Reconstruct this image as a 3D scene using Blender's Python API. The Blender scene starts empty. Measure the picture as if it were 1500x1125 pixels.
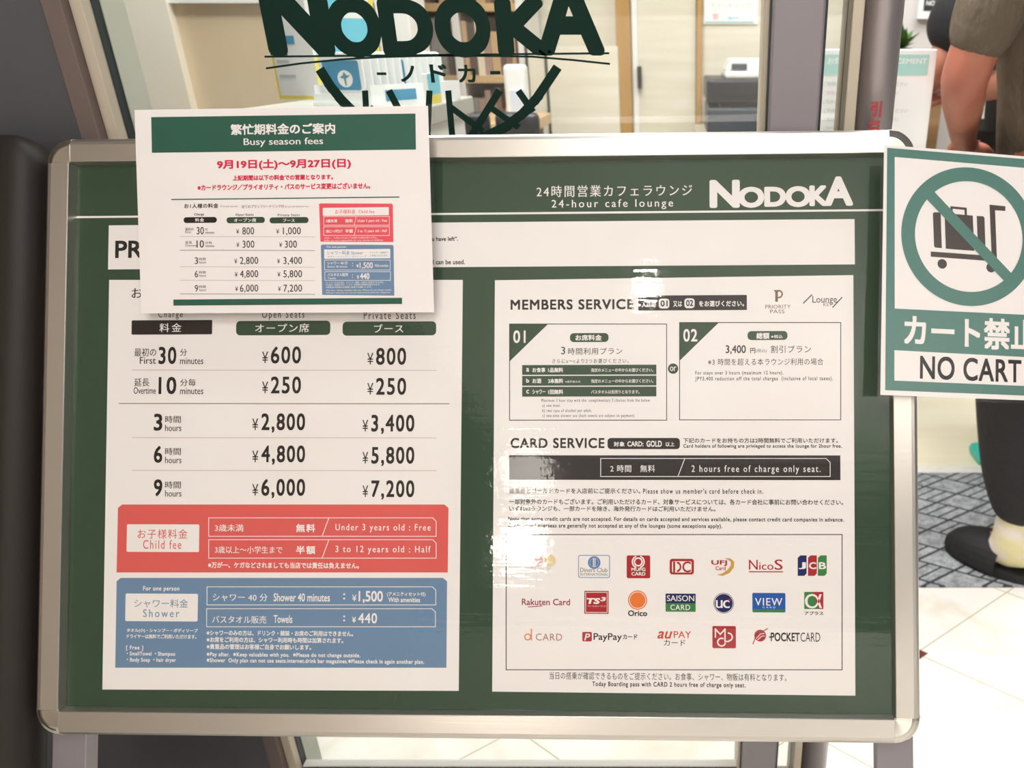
import bpy, bmesh, math, random
from mathutils import Vector, Matrix
random.seed(7)
SC = bpy.context.scene
COL = SC.collection

# ------------------------------------------------------------------ camera
CAM_H, PITCH, FPX, PPX, PPY = 1.15, math.radians(23.6), 1127.0, 1003.0, 562.5
cd = bpy.data.cameras.new('camera'); cam = bpy.data.objects.new('camera', cd); COL.objects.link(cam)
cam.location = (0, 0, CAM_H); cam.rotation_euler = (math.pi/2 - PITCH, 0, 0)
cd.sensor_width = 36; cd.sensor_fit = 'HORIZONTAL'; cd.lens = FPX/1500*36
cd.shift_x = (750-PPX)/1500; cd.shift_y = 0; cd.clip_start = .02
cd.dof.use_dof = True; cd.dof.focus_distance = .775; cd.dof.aperture_fstop = 7.0
SC.camera = cam

# ------------------------------------------------------------------ world, lamps, exposure
w = bpy.data.worlds.new('world'); SC.world = w; w.use_nodes = True
w.node_tree.nodes['Background'].inputs[0].default_value = (1.0, .965, .93, 1)
w.node_tree.nodes['Background'].inputs[1].default_value = .24
SC.view_settings.view_transform = 'Standard'; SC.view_settings.look = 'None'
SC.view_settings.gamma = 1; SC.view_settings.use_curve_mapping = False
SC.view_settings.exposure = -.33
SC.cycles.max_bounces = 8; SC.cycles.transparent_max_bounces = 16
SC.cycles.sample_clamp_indirect = 6
def lamp(name, loc, target, power, size, color=(1, .93, .84), shape='DISK', sy=None, spread=180):
    d = bpy.data.lights.new(name, 'AREA'); d.shape = shape; d.size = size
    if sy: d.size_y = sy
    d.energy = power; d.color = color; d.spread = math.radians(spread)
    o = bpy.data.objects.new(name, d); COL.objects.link(o); o.location = loc
    o.rotation_euler = (Vector(target)-Vector(loc)).to_track_quat('-Z', 'Y').to_euler()
    return o
lamp('corridor_downlight', (-.365, -1.75, 2.6), (-.1, .7, .9), 5, .085)
lamp('corridor_round_light', (-2.18, -6.69, 2.6), (-.2, .7, .9), 60, .42)
lamp('added_sheen_light', (-1.59, -4.38, 2.62), (-.2, .7, .9), 6, .42)  # lamp added only to lay a soft sheen on the cover sheet
lamp('corridor_panel_light', (.12, -.50, 2.75), (-.1, .75, .75), 5.0, 1.2, (1, .985, .978), 'RECTANGLE', .45, 80)
lamp('added_ceiling_uplight', (3.6, -2.6, 1.3), (.3, -3.3, 2.7), 225, 1.4, (1, .985, .97), 'RECTANGLE', 1.0, 92)  # added uplight without a known source, brightens the ceiling and low rear wall
lamp('added_window_floor_light', (-.2, 1.12, 2.75), (-.2, 1.05, 0), 38, 1.0, (1, .985, .96), 'RECTANGLE', .3)  # lamp added to brighten the floor strip just behind the glass
lamp('lounge_ceiling_light', (-.7, 1.5, 2.75), (-.7, 1.75, 0), 52, 1.2, (1, .975, .94), 'RECTANGLE', .9)
lamp('lounge_entrance_light', (1.1, 1.95, 2.75), (1.0, 1.75, 0), 38, 1.0, (1, .98, .955), 'RECTANGLE', .7, 130)

# ------------------------------------------------------------------ pixel rays (photo frame 1500x1125) -> points on real planes
FW = Vector((0, math.cos(PITCH), -math.sin(PITCH))); UP = Vector((0, math.sin(PITCH), math.cos(PITCH))); RT = Vector((1, 0, 0))
EYE = Vector((0, 0, CAM_H))
def ray(x, y): return FW + RT*((x-PPX)/FPX) + UP*((PPY-y)/FPX)
def on_y(x, y, Y): r = ray(x, y); return EYE + r*(Y/r.y)
def on_z(x, y, z): r = ray(x, y); return EYE + r*((z-CAM_H)/r.z)

# ------------------------------------------------------------------ materials
def lin(c):
    return tuple((v/12.92 if v <= .04045 else ((v+.055)/1.055)**2.4) for v in [x/255 for x in c])
MATS = {}
def mat(name, rgb, rough=.5, metal=0, coat=0, spec=.5, bump=None, var=None, emit=0):
    if name in MATS: return MATS[name]
    m = bpy.data.materials.new(name); m.use_nodes = True; nt = m.node_tree; b = nt.nodes['Principled BSDF']
    c = lin(rgb)+(1,)
    b.inputs['Base Color'].default_value = c; b.inputs['Roughness'].default_value = rough
    b.inputs['Metallic'].default_value = metal; b.inputs['Coat Weight'].default_value = coat
    b.inputs['Coat Roughness'].default_value = .12; b.inputs['Specular IOR Level'].default_value = spec
    tc = nt.nodes.new('ShaderNodeTexCoord')
    if bump or var:
        n = nt.nodes.new('ShaderNodeTexNoise'); mp = nt.nodes.new('ShaderNodeMapping')
        nt.links.new(tc.outputs['Object'], mp.inputs[0]); nt.links.new(mp.outputs[0], n.inputs['Vector'])
        sc, st, d = bump if bump else var
        n.inputs['Scale'].default_value = 1; mp.inputs['Scale'].default_value = sc if isinstance(sc, tuple) else (sc,)*3
        n.inputs['Detail'].default_value = 5
        if bump:
            bp = nt.nodes.new('ShaderNodeBump'); bp.inputs['Strength'].default_value = st; bp.inputs['Distance'].default_value = d
            nt.links.new(n.outputs['Fac'], bp.inputs['Height']); nt.links.new(bp.outputs[0], b.inputs['Normal'])
        if var:
            n2 = nt.nodes.new('ShaderNodeTexNoise'); mp2 = nt.nodes.new('ShaderNodeMapping')
            s2, amt, rgb2 = var
            mp2.inputs['Scale'].default_value = s2 if isinstance(s2, tuple) else (s2,)*3
            n2.inputs['Scale'].default_value = 1; n2.inputs['Detail'].default_value = 6
            nt.links.new(tc.outputs['Object'], mp2.inputs[0]); nt.links.new(mp2.outputs[0], n2.inputs['Vector'])
            rp = nt.nodes.new('ShaderNodeValToRGB'); rp.color_ramp.elements[0].position = .5-amt; rp.color_ramp.elements[1].position = .5+amt
            rp.color_ramp.elements[0].color = c; rp.color_ramp.elements[1].color = lin(rgb2)+(1,)
            nt.links.new(n2.outputs['Fac'], rp.inputs[0]); nt.links.new(rp.outputs[0], b.inputs['Base Color'])
    MATS[name] = m; return m
def film(name, tint=(1, 1, 1), rough=.03, bump=None, ior=1.5, gain=1.0):
    m = bpy.data.materials.new(name); m.use_nodes = True; nt = m.node_tree; nt.nodes.clear()
    o = nt.nodes.new('ShaderNodeOutputMaterial'); mx = nt.nodes.new('ShaderNodeMixShader')
    t = nt.nodes.new('ShaderNodeBsdfTransparent'); t.inputs[0].default_value = tint+(1,)
    g = nt.nodes.new('ShaderNodeBsdfGlossy'); g.inputs['Roughness'].default_value = rough
    lw = nt.nodes.new('ShaderNodeLayerWeight'); lw.inputs['Blend'].default_value = .5; r0 = ((ior-1)/(ior+1))**2
    pw = nt.nodes.new('ShaderNodeMath'); pw.operation = 'POWER'; pw.inputs[1].default_value = 5; nt.links.new(lw.outputs['Facing'], pw.inputs[0])
    f = nt.nodes.new('ShaderNodeMath'); f.operation = 'MULTIPLY_ADD'; f.inputs[1].default_value = 1-r0; f.inputs[2].default_value = r0; nt.links.new(pw.outputs[0], f.inputs[0])
    nt.links.new(f.outputs[0], mx.inputs[0]); nt.links.new(t.outputs[0], mx.inputs[1]); nt.links.new(g.outputs[0], mx.inputs[2])
    nt.links.new(mx.outputs[0], o.inputs[0])
    if bump:
        tc = nt.nodes.new('ShaderNodeTexCoord'); prev = None
        for sc, st, d in bump:
            mp = nt.nodes.new('ShaderNodeMapping'); n = nt.nodes.new('ShaderNodeTexNoise')
            mp.inputs['Scale'].default_value = sc; n.inputs['Scale'].default_value = 1; n.inputs['Detail'].default_value = 3
            nt.links.new(tc.outputs['Object'], mp.inputs[0]); nt.links.new(mp.outputs[0], n.inputs['Vector'])
            bp = nt.nodes.new('ShaderNodeBump'); bp.inputs['Strength'].default_value = st; bp.inputs['Distance'].default_value = d
            nt.links.new(n.outputs['Fac'], bp.inputs['Height'])
            if prev: nt.links.new(prev.outputs[0], bp.inputs['Normal'])
            prev = bp
        nt.links.new(prev.outputs[0], g.inputs['Normal'])
    MATS[name] = m; return m

PAPER = mat('print_white', (236, 230, 228), .55, spec=.12, var=((9, 9, 9), .3, (233, 225, 222)))
GREEN = mat('print_green', (52, 72, 54), .5, spec=.12)
BLACK = mat('print_black', (40, 33, 32), .5, spec=.12)
GREY = mat('print_grey', (128, 120, 116), .5, spec=.12)
DOTS = mat('print_dotted_grey', (196, 184, 178), .5, spec=.12)
RED = mat('print_red', (214, 92, 88), .5, spec=.12)
BLUE = mat('print_blue', (107, 134, 164), .5, spec=.12)
DRED = mat('print_dark_red', (168, 40, 46), .5, spec=.12)
NREED = mat('print_notice_red', (206, 44, 76), .5, spec=.12)
NGREEN = mat('print_notice_green', (44, 90, 74), .5, spec=.12)
NRED = mat('print_notice_box_red', (224, 84, 96), .5, spec=.12)
CGREEN = mat('print_sign_green', (84, 124, 116), .5, spec=.12)
NAVY = mat('print_navy', (34, 38, 92), .5, spec=.12)
VBLUE = mat('print_view_blue', (38, 88, 164), .5, spec=.12)
LEAFG = mat('print_logo_green', (60, 124, 66), .5, spec=.12)
ORANGE = mat('print_orange', (226, 118, 52), .5, spec=.12)
GOLD = mat('print_gold', (196, 150, 72), .5, spec=.12)
SBLUE = mat('print_steel_blue', (92, 124, 170), .5, spec=.12)
BROWN = mat('print_brown', (122, 96, 78), .5, spec=.12)
ALU = mat('brushed_aluminium', (208, 202, 195), .28, .96, bump=((4, 4, 400), .03, .001))
CHROME = mat('corner_chrome', (214, 210, 202), .12, 1)
STEEL = mat('grey_painted_steel', (142, 135, 140), .42, .35)
COVER = film('clear_cover_sheet', (.98, .985, .98), .04, [((5, 5, 90), .10, .002), ((160, 160, 160), .06, .0012), ((7, 7, 7), .10, .004)])
LAMINATE = film('laminating_film', (1, 1, 1), .10, [((14, 14, 14), .2, .004), ((220, 220, 220), .12, .001)], 1.4)
GLASS = film('window_glass', (.95, .965, .955), 0.0)

# ------------------------------------------------------------------ object helpers
def M_of(o):
    m = Matrix.Identity(4)
    while o: m = o.matrix_basis @ m; o = o.parent
    return m
def tag(o, label=None, cat=None, group=None, kind=None):
    if label: o['label'] = label
    if cat: o['category'] = cat
    if group: o['group'] = group
    if kind: o['kind'] = kind
    return o
def thing(name, label, cat, loc=(0, 0, 0), rz=0, group=None, kind=None):
    o = bpy.data.objects.new(name, None); COL.objects.link(o); o.empty_display_size = .05
    o.location = loc; o.rotation_euler = (0, 0, rz); o.matrix_basis = Matrix.Translation(loc) @ Matrix.Rotation(rz, 4, 'Z')
    return tag(o, label, cat, group, kind)
class MB:
    """collects polygons in world space (through M) and links them as one mesh object"""
    def __init__(s, M=None): s.v = []; s.f = []; s.mi = []; s.ms = []; s.M = M or Matrix.Identity(4)
    def m(s, mt):
        if mt not in s.ms: s.ms.append(mt)
        return s.ms.index(mt)
    def add(s, verts, faces, mt):
        b = len(s.v); i = s.m(mt)
        s.v += [s.M @ Vector(p) for p in verts]
        for f in faces: s.f.append([b+k for k in f]); s.mi.append(i)
        return s
    def box(s, a, b, mt):
        x0, y0, z0 = a; x1, y1, z1 = b
        return s.add([(x0,y0,z0),(x1,y0,z0),(x1,y1,z0),(x0,y1,z0),(x0,y0,z1),(x1,y0,z1),(x1,y1,z1),(x0,y1,z1)],
              [(0,3,2,1),(4,5,6,7),(0,1,5,4),(1,2,6,5),(2,3,7,6),(3,0,4,7)], mt)
    def prism(s, poly, d, mt):
        """poly: list of points, d: extrusion vector"""
        n = len(poly); p = [Vector(q) for q in poly]; d = Vector(d)
        return s.add(p+[q+d for q in p], [tuple(range(n))[::-1], tuple(range(n, 2*n))]+[(i, (i+1) % n, n+(i+1) % n, n+i) for i in range(n)], mt)
    def tube(s, pts, rad, mt, seg=16, cap=True, flat=1.0, axis=None):
        pts = [Vector(p) for p in pts]; n = len(pts)
        if not isinstance(rad, (list, tuple)): rad = [rad]*n
        V = []; prevx = None
        for i, p in enumerate(pts):
            d = (pts[min(i+1, n-1)]-pts[max(i-1, 0)]).normalized()
            x = Vector(axis) if axis else (prevx if prevx else (Vector((1, 0, 0)) if abs(d.x) < .9 else Vector((0, 1, 0))))
            x = (x-d*x.dot(d)).normalized(); prevx = x; y = d.cross(x)
            for k in range(seg):
                a = 2*math.pi*k/seg; V.append(p+x*math.cos(a)*rad[i]+y*math.sin(a)*rad[i]*flat)
        F = [(i*seg+k, i*seg+(k+1) % seg, (i+1)*seg+(k+1) % seg, (i+1)*seg+k) for i in range(n-1) for k in range(seg)]
        if cap: F += [tuple(range(seg))[::-1], tuple((n-1)*seg+k for k in range(seg))]
        return s.add(V, F, mt)
    def build(s, name, parent=None, bevel=0, smooth=False, mats=None, sub=0, seg=2):
        inv = M_of(parent).inverted() if parent else Matrix.Identity(4)
        me = bpy.data.meshes.new(name); me.from_pydata([inv @ v for v in s.v], [], s.f)
        for mt in s.ms: me.materials.append(mt)
        me.polygons.foreach_set('material_index', s.mi)
        if smooth: me.polygons.foreach_set('use_smooth', [True]*len(me.polygons))
        me.update()
        o = bpy.data.objects.new(name, me); COL.objects.link(o)
        if parent: o.parent = parent
        if bevel:
            b = o.modifiers.new('bevel', 'BEVEL'); b.width = bevel; b.segments = seg; b.limit_method = 'ANGLE'; b.angle_limit = .6
        if sub:
            b = o.modifiers.new('sub', 'SUBSURF'); b.levels = sub; b.render_levels = sub
        return o
def place_origin(o, loc):
    """moves a top-level mesh's origin to loc, keeping its geometry where it is"""
    loc = Vector(loc); o.data.transform(Matrix.Translation(-loc)); o.location = loc; o.matrix_basis = Matrix.Translation(loc)
    return o
def bx(name, a, b, mt, parent=None, bevel=0): return MB().box(a, b, mt).build(name, parent, bevel)

# ------------------------------------------------------------------ lettering
GL = {}
def glyphs(text, bold, space, res, shear):
    key = (text, bold, space, res, shear)
    if key not in GL:
        c = bpy.data.curves.new('t', 'FONT'); c.body = text; c.offset = bold; c.space_character = space
        c.resolution_u = res; c.shear = shear; c.dimensions = '2D'; c.fill_mode = 'FRONT'
        o = bpy.data.objects.new('t', c); COL.objects.link(o)
        dg = bpy.context.evaluated_depsgraph_get(); me = bpy.data.meshes.new_from_object(o.evaluated_get(dg))
        v = [(p.co.x, p.co.y) for p in me.vertices]; f = [tuple(p.vertices) for p in me.polygons]
        bpy.data.objects.remove(o); bpy.data.curves.remove(c); bpy.data.meshes.remove(me)
        GL[key] = (v, f, min(p[0] for p in v), max(p[0] for p in v), min(p[1] for p in v), max(p[1] for p in v))
    return GL[key]
class Plane:
    def __init__(s, o, rot, k=1.0):
        a, b, c = [math.radians(q) for q in rot]
        R = Matrix.Rotation(c, 3, 'Z') @ Matrix.Rotation(b, 3, 'Y') @ Matrix.Rotation(a, 3, 'X')
        cv = lambda v: RT*v[0]-UP*v[1]+FW*v[2]
        s.o = EYE+cv(Vector(o)*k); s.ex = cv(R.col[0]); s.ey = -cv(R.col[1]); s.n = -cv(R.col[2])
    def map(s, x, y):
        r = ray(x, y); p = EYE+r*((s.o-EYE).dot(s.n)/r.dot(s.n))-s.o
        return p.dot(s.ex), p.dot(s.ey)
    def mtx(s):
        m = Matrix.Identity(4)
        for i, v in enumerate((s.ex, s.ey, s.n, s.o)):
            for k in range(3): m[k][i] = v[k]
        return m
LAY = .00010
class Print(MB):
    """flat printing on a plane; positions are given in photo pixels and mapped onto the plane"""
    def __init__(s, plane, base=0): super().__init__(plane.mtx()); s.p = plane; s.h = base
    def z(s, l): return s.h+l*LAY
    def bb(s, x0, y0, x1, y1):
        xm, ym = (x0+x1)/2, (y0+y1)/2
        return s.p.map(x0, ym)[0], s.p.map(xm, y1)[1], s.p.map(x1, ym)[0], s.p.map(xm, y0)[1]
    def uv(s, pts, mt, l=1):
        z = s.z(l); s.add([(u, v, z) for u, v in pts], [tuple(range(len(pts)))], mt); return s
    def poly(s, pts, mt, l=1): return s.uv([s.p.map(*q) for q in pts][::-1], mt, l)
    def rect(s, x0, y0, x1, y1, mt, l=1):
        a, b, c, d = s.bb(x0, y0, x1, y1); return s.uv([(a, b), (c, b), (c, d), (a, d)], mt, l)
    def rrect(s, x0, y0, x1, y1, r, mt, l=1):
        a, b, c, d = s.bb(x0, y0, x1, y1); r = r*(c-a)/(x1-x0); P = []
        for cx, cy, t0 in ((c-r, d-r, 0), (a+r, d-r, 90), (a+r, b+r, 180), (c-r, b+r, 270)):
            P += [(cx+r*math.cos(math.radians(t0+k*15)), cy+r*math.sin(math.radians(t0+k*15))) for k in range(7)]
        return s.uv(P, mt, l)
    def outline(s, x0, y0, x1, y1, w, mt, l=1, cut=0):
        P = [(x0, y0), (x1-cut, y0)]+([(x1, y0+cut)] if cut else [])+[(x1, y1), (x0, y1)]
        for i in range(len(P)): s.stroke(P[i], P[(i+1) % len(P)], w, mt, l)
        return s
    def stroke(s, p, q, w, mt, l=1):
        p, q = Vector(p), Vector(q); d = (q-p).normalized()*w/2; n = Vector((-d.y, d.x)); p = p-d; q = q+d
        return s.poly([p+n, q+n, q-n, p-n][::-1], mt, l)
    def path(s, pts, w, mt, l=1):
        for i in range(len(pts)-1): s.stroke(pts[i], pts[i+1], w, mt, l+(i % 2)*.12)
        return s
    def disc(s, x, y, r, mt, l=1, ry=None, n=32):
        u, v = s.p.map(x, y); k = abs(s.p.map(x+r, y)[0]-u); ky = k*(ry or r)/r
        return s.uv([(u+k*math.cos(2*math.pi*i/n), v+ky*math.sin(2*math.pi*i/n)) for i in range(n)], mt, l)
    def ring(s, x, y, r0, r1, mt, l=1, a0=0, a1=360, n=64):
        u, v = s.p.map(x, y); k = abs(s.p.map(x+r1, y)[0]-u)/r1; z = s.z(l); V = []; F = []
        for i in range(n+1):
            a = math.radians(a0+(a1-a0)*i/n)
            V += [(u+k*r*math.cos(a), v+k*r*math.sin(a), z) for r in (r0, r1)]
            if i: F.append((2*i-2, 2*i-1, 2*i+1, 2*i))
        s.add(V, F, mt); return s
    def t(s, text, x0, y0, x1, y1, mt=None, l=2, b=.012, sp=1.0, sh=0, res=3):
        v, f, ax, bx_, ay, by = glyphs(text, 0, sp, res, sh)
        if y1-y0 < 9.5: b += .012
        k = max(b-.004, 0)*(by-ay if by-ay > .3 else .7)*1.15
        jit = [(0, 0)] if k <= .001 else ([(-k, 0), (k, 0)] if k < .012 else [(-k, -k), (k, -k), (k, k), (-k, k)]+([(0, 0), (1.3*k, 0), (-1.3*k, 0), (0, 1.3*k), (0, -1.3*k), (.5*k, 1.2*k), (-.5*k, 1.2*k), (.5*k, -1.2*k), (-.5*k, -1.2*k), (1.2*k, .5*k), (-1.2*k, .5*k), (1.2*k, -.5*k), (-1.2*k, -.5*k)] if k > .03 else []))
        kv = 0 if len(jit) < 4 else k; ax -= k; bx_ += k; ay -= kv; by += kv
        u0, v0, u1, v1 = s.bb(x0, y0, x1, y1); kx = (u1-u0)/(bx_-ax); ky = (v1-v0)/max(by-ay, 1e-6); z = s.z(l)
        for i, (dx, dy) in enumerate(jit):
            s.add([(u0+(p[0]+dx-ax)*kx, v0+(p[1]+dy-ay)*ky, z+i*2e-6) for p in v], f, mt or BLACK)
        return s

# ------------------------------------------------------------------ setting: floor and walls
def floor_mat():
    m = bpy.data.materials.new('marble_tile_floor'); m.use_nodes = True; nt = m.node_tree; b = nt.nodes['Principled BSDF']
    b.inputs['Roughness'].default_value = .22
    N = nt.nodes.new; L = nt.links.new
    geo = N('ShaderNodeNewGeometry'); sx = N('ShaderNodeSeparateXYZ'); L(geo.outputs['Position'], sx.inputs[0])
    def mth(op, a, bb=None):
        n = N('ShaderNodeMath'); n.operation = op
        for i, q in enumerate((a, bb)):
            if q is None: continue
            if isinstance(q, (int, float)): n.inputs[i].default_value = q
            else: L(q, n.inputs[i])
        return n.outputs[0]
    yy = mth('MULTIPLY', sx.outputs[1], 1.35); S = .5255
    def dist(v, off):
        q = mth('FRACT', mth('ADD', mth('DIVIDE', mth('SUBTRACT', v, off), S), 20.5))
        return mth('MULTIPLY', mth('ABSOLUTE', mth('SUBTRACT', q, .5)), S)
    da = dist(mth('SUBTRACT', yy, sx.outputs[0]), 1.192); db = dist(mth('ADD', yy, sx.outputs[0]), 2.150)
    S2 = 2*S; q2 = mth('FRACT', mth('ADD', mth('DIVIDE', mth('SUBTRACT', mth('ADD', yy, sx.outputs[0]), 2.150), S2), 20.5)); da2 = mth('MULTIPLY', mth('ABSOLUTE', mth('SUBTRACT', q2, .5)), S2)
    grout = mth('LESS_THAN', mth('MINIMUM', da, db), .0022)
    dot = mth('LESS_THAN', mth('MAXIMUM', da2, da), .026)
    no = N('ShaderNodeTexNoise'); no.inputs['Scale'].default_value = 5; no.inputs['Detail'].default_value = 8; no.inputs['Distortion'].default_value = 1.5
    L(geo.outputs['Position'], no.inputs['Vector'])
    r = N('ShaderNodeValToRGB'); L(no.outputs['Fac'], r.inputs[0]); e = r.color_ramp.elements
    e[0].position = .36; e[0].color = lin((233, 227, 214))+(1,); e[1].position = .52; e[1].color = lin((243, 241, 235))+(1,)
    def mix(fac, c1, c2):
        n = N('ShaderNodeMix'); n.data_type = 'RGBA'; L(fac, n.inputs[0]); L(c1, n.inputs[6]); n.inputs[7].default_value = lin(c2)+(1,); return n.outputs[2]
    c = mix(grout, r.outputs[0], (186, 178, 150)); c = mix(dot, c, (110, 62, 58)); L(c, b.inputs['Base Color'])
    return m
FLOOR = floor_mat()
tag(bx('floor', (-4, -4, -.05), (4, 2.02, 0), FLOOR), kind='structure')
tag(bx('added_reflector_wall', (-2.3, -4.2, 0), (4, -4.0, 1.35), mat('added_reflector_white', (236, 232, 226), .6)), kind='structure')  # unseen low wall, added as a bright reflector for the frame rails
tag(bx('ceiling', (-1.9, -7.2, 2.92), (4.4, -.86, 3.0), mat('white_ceiling', (240, 237, 232), .6)), kind='structure')
def wood_floor():
    return mat('pale_wood_floor', (240, 232, 200), .35, var=((3, 30, 3), .25, (246, 240, 216)))
tag(bx('floor_wood', (-4, 2.02, -.05), (4, 4.2, 0), wood_floor()), kind='structure')

CREAM = mat('cream_wood_grain', (216, 208, 188), .5, var=((2.5, 2.5, 34), .2, (228, 222, 208)))
OAK = mat('oak_trim', (196, 156, 96), .45, var=((40, 40, 2), .2, (178, 136, 78)))
WHITE = mat('white_paint', (236, 234, 230), .5)
SHWHITE = mat('shiny_white', (240, 240, 238), .25)
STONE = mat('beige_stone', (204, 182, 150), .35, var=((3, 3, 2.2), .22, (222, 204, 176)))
REFLPALE = mat('painted_pale_reflection', (240, 234, 220), .35, var=((3, 3, 2.2), .25, (232, 222, 202)))  # bright window reflection painted as a lighter stone colour
DARKWALL = mat('dark_grey_panel', (90, 90, 95), .38, .25, bump=((30, 30, 30), .02, .001))
YW = .91                                                   # street face of the glazing
WX0, WX1, GX0, GX1 = -.661, -.6262, -.6262, .0898
tag(bx('wall_front', (-2.4, YW-.004, 0), (WX0-.012, YW+.12, 2.7), DARKWALL), kind='structure')
tag(bx('added_side_wall', (-2.0, -3.4, 0), (-1.9, YW-.004, 2.8), mat('added_side_wall_brown', (136, 124, 111), .5)), kind='structure')  # unseen wall added to tone the rail reflections and shade the board's left
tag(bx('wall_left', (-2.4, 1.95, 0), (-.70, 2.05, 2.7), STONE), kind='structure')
tag(bx('trim_1', (-1.62, 1.925, 0), (-1.165, 1.95, 2.7), REFLPALE), kind='structure')  # pale strip stands for a bright reflection in the window glass
tag(bx('trim_2', (-1.165, 1.935, 1.243), (-.70, 1.95, 1.252), WHITE), kind='structure')
tag(bx('trim_3', (-.70, 1.93, 0), (-.625, 2.06, 2.7), WHITE, bevel=.003), kind='structure')
YB = 2.85
tag(bx('wall_back', (-2.4, YB, 0), (3.2, YB+.1, 2.7), CREAM), kind='structure')
for n, (xa, xb) in enumerate(((905, 925), (1020, 1028))):
    tag(bx('trim_%d' % (4+n), (on_y(xa, 90, YB).x, YB-.03, 0), (on_y(xb, 90, YB).x, YB, 2.7), OAK, bevel=.003), kind='structure')
# door leaf between the trims
dr = thing('door_1', None, None, (on_y(927, 90, YB).x, YB, 0), kind='structure')
x0, x1 = on_y(927, 90, YB).x, on_y(1019, 90, YB).x
MB().box((x0+.02, YB-.014, .01), (x1, YB, 2.1), CREAM).build('door_leaf', dr, .002)
MB().box((x0, YB-.02, .01), (x0+.02, YB, 2.1), WHITE).build('door_edge', dr, .002)
hz = on_y(937, 113, YB)
MB().box((hz.x-.006, YB-.04, hz.z-.035), (hz.x+.008, YB-.014, hz.z+.035), mat('dark_latch', (60, 54, 50), .4, .6)).build('latch', dr, .002)
tag(bx('wall_right', (.62, 2.62, 0), (3.2, 2.72, 2.7), mat('pale_grey_wall', (214, 212, 208), .5)), kind='structure')

# ------------------------------------------------------------------ glazing
FRAME = mat('bronze_stile', (116, 102, 98), .42, .3); BEIGE = mat('beige_stile', (196, 184, 166), .45, .2)
JAMB = mat('grey_jamb', (172, 172, 160), .45); GASKET = mat('dark_gasket', (32, 44, 46), .5)
w1 = thing('window_1', None, None, (-.28, YW, 0), kind='structure')
MB().box((WX0, YW-.03, 0), (-.6405, YW+.05, 2.6), FRAME).box((-.6405, YW-.018, 0), (-.6277, YW+.05, 2.6), BEIGE).box((-.6277, YW-.004, 0), (GX0, YW+.012, 2.6), GASKET).build('window_frame', w1, .0015)
MB().box((-.632, YW+.008, 0), (GX0+.001, YW+.047, 2.6), JAMB).build('jamb', w1)
MB().box((GX0, YW-.02, 0), (GX1, YW+.012, .056), BEIGE).box((GX0, YW-.006, .056), (GX1, YW+.010, .068), GASKET).box((GX0, YW-.004, .068), (GX1, YW+.008, .071), WHITE).build('bottom_rail', w1)
MB().box((GX0, YW+.004, .071), (GX1, YW+.010, 2.6), GLASS).build('pane', w1)
m1 = thing('trim_6', None, None, (.117, YW, 0), kind='structure')
MB().box((GX1, YW-.035, 0), (.1448, YW+.05, 2.6), STEEL).build('mullion_face', m1, .003)
MB().box((GX1-.0048, YW-.02, 0), (GX1-.0015, YW+.045, 2.6), BEIGE).box((GX1-.0015, YW-.03, 0), (GX1, YW+.045, 2.6), GASKET).box((.1448, YW-.03, 0), (.1475, YW+.045, 2.6), GASKET).build('gasket', m1)
w2 = thing('window_2', None, None, (.16, YW, 0), kind='structure')
MB().box((.1475, YW+.004, .03), (.175, YW+.010, 2.6), GLASS).build('pane', w2)
MB().box((.175, YW-.02, 0), (.1875, YW+.04, 2.6), BEIGE).build('window_frame', w2, .0015)
MB().box((.1475, YW-.01, 0), (.175, YW+.03, .03), BEIGE).build('bottom_rail', w2)
po = thing('trim_7', None, None, (.2115, YW+.01, 0), kind='structure')
MB().tube([(.2115, YW+.01, 0), (.2115, YW+.01, 2.6)], .0238, mat('grey_round_post', (166, 158, 160), .30, .75), 40).build('post', po, smooth=True)
# red lettering wrapped on the post
STK = mat('red_sticker', (176, 60, 66), .6)
def curl(text, zc, h, wd):
    v, f, ax, bx_, ay, by = glyphs(text, .05, 1, 4, 0); R = .0241; mb = MB(); V = []
    for p in v:
        a = ((p[0]-ax)/(bx_-ax)-.5)*wd/R-.05
        V.append((.2115+R*math.sin(a), YW+.01-R*math.cos(a), zc+((p[1]-ay)/(by-ay)-.5)*h))
    mb.add(V, f, STK); return mb.build('lettering', po)
zq = on_y(1288, 160, YW-.014).z
curl('引', zq, .017, .013); curl('無', zq-.0185, .017, .013)

# ------------------------------------------------------------------ lettering on the glass
PW = Plane((0, 0, 1), (0, 0, 0)); PW.o = Vector((0, YW+.0035, CAM_H)); PW.ex = Vector((1, 0, 0)); PW.ey = Vector((0, 0, 1)); PW.n = Vector((0, -1, 0))
VIN = mat('dark_green_vinyl', (16, 44, 36), .6, spec=.12)
p = Print(PW)
for ch, a, b_, c, d in (('N', 385, -38, 481, 81), ('O', 481, -4, 557, 83), ('D', 558, -1, 633, 80), ('O', 638, -4, 717, 83), ('K', 728, -1, 806, 80), ('A', 786, -38, 883, 80)):
    p.t(ch, a, b_, c, d, VIN, 1, {'O': .062, 'D': .062, 'N': .068, 'K': .058, 'A': .046}[ch], res=10)
p.stroke((389, 83), (891, 78), 3, VIN)
p.path([(391, 100), (440, 93), (500, 87), (560, 83.5), (640, 81.5), (720, 82), (780, 83), (840, 88), (892, 93.5)], 3, VIN)
p.t('-', 552, 106, 566, 110, VIN, 1); p.t('ノ', 586, 96, 608, 120, VIN, 1, .03); p.t('ド', 630, 94, 655, 121, VIN, 1, .03); p.t('カ', 671, 95, 697, 121, VIN, 1, .03); p.t('-', 718, 104, 733, 109, VIN, 1)
arc = [(472, 107), (484, 126), (500, 146), (520, 166), (546, 186), (578, 202), (612, 210), (642, 212), (672, 210), (706, 202), (740, 186), (766, 166), (786, 144), (801, 122), (813, 104)]
p.path(arc, 14, VIN)
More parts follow.
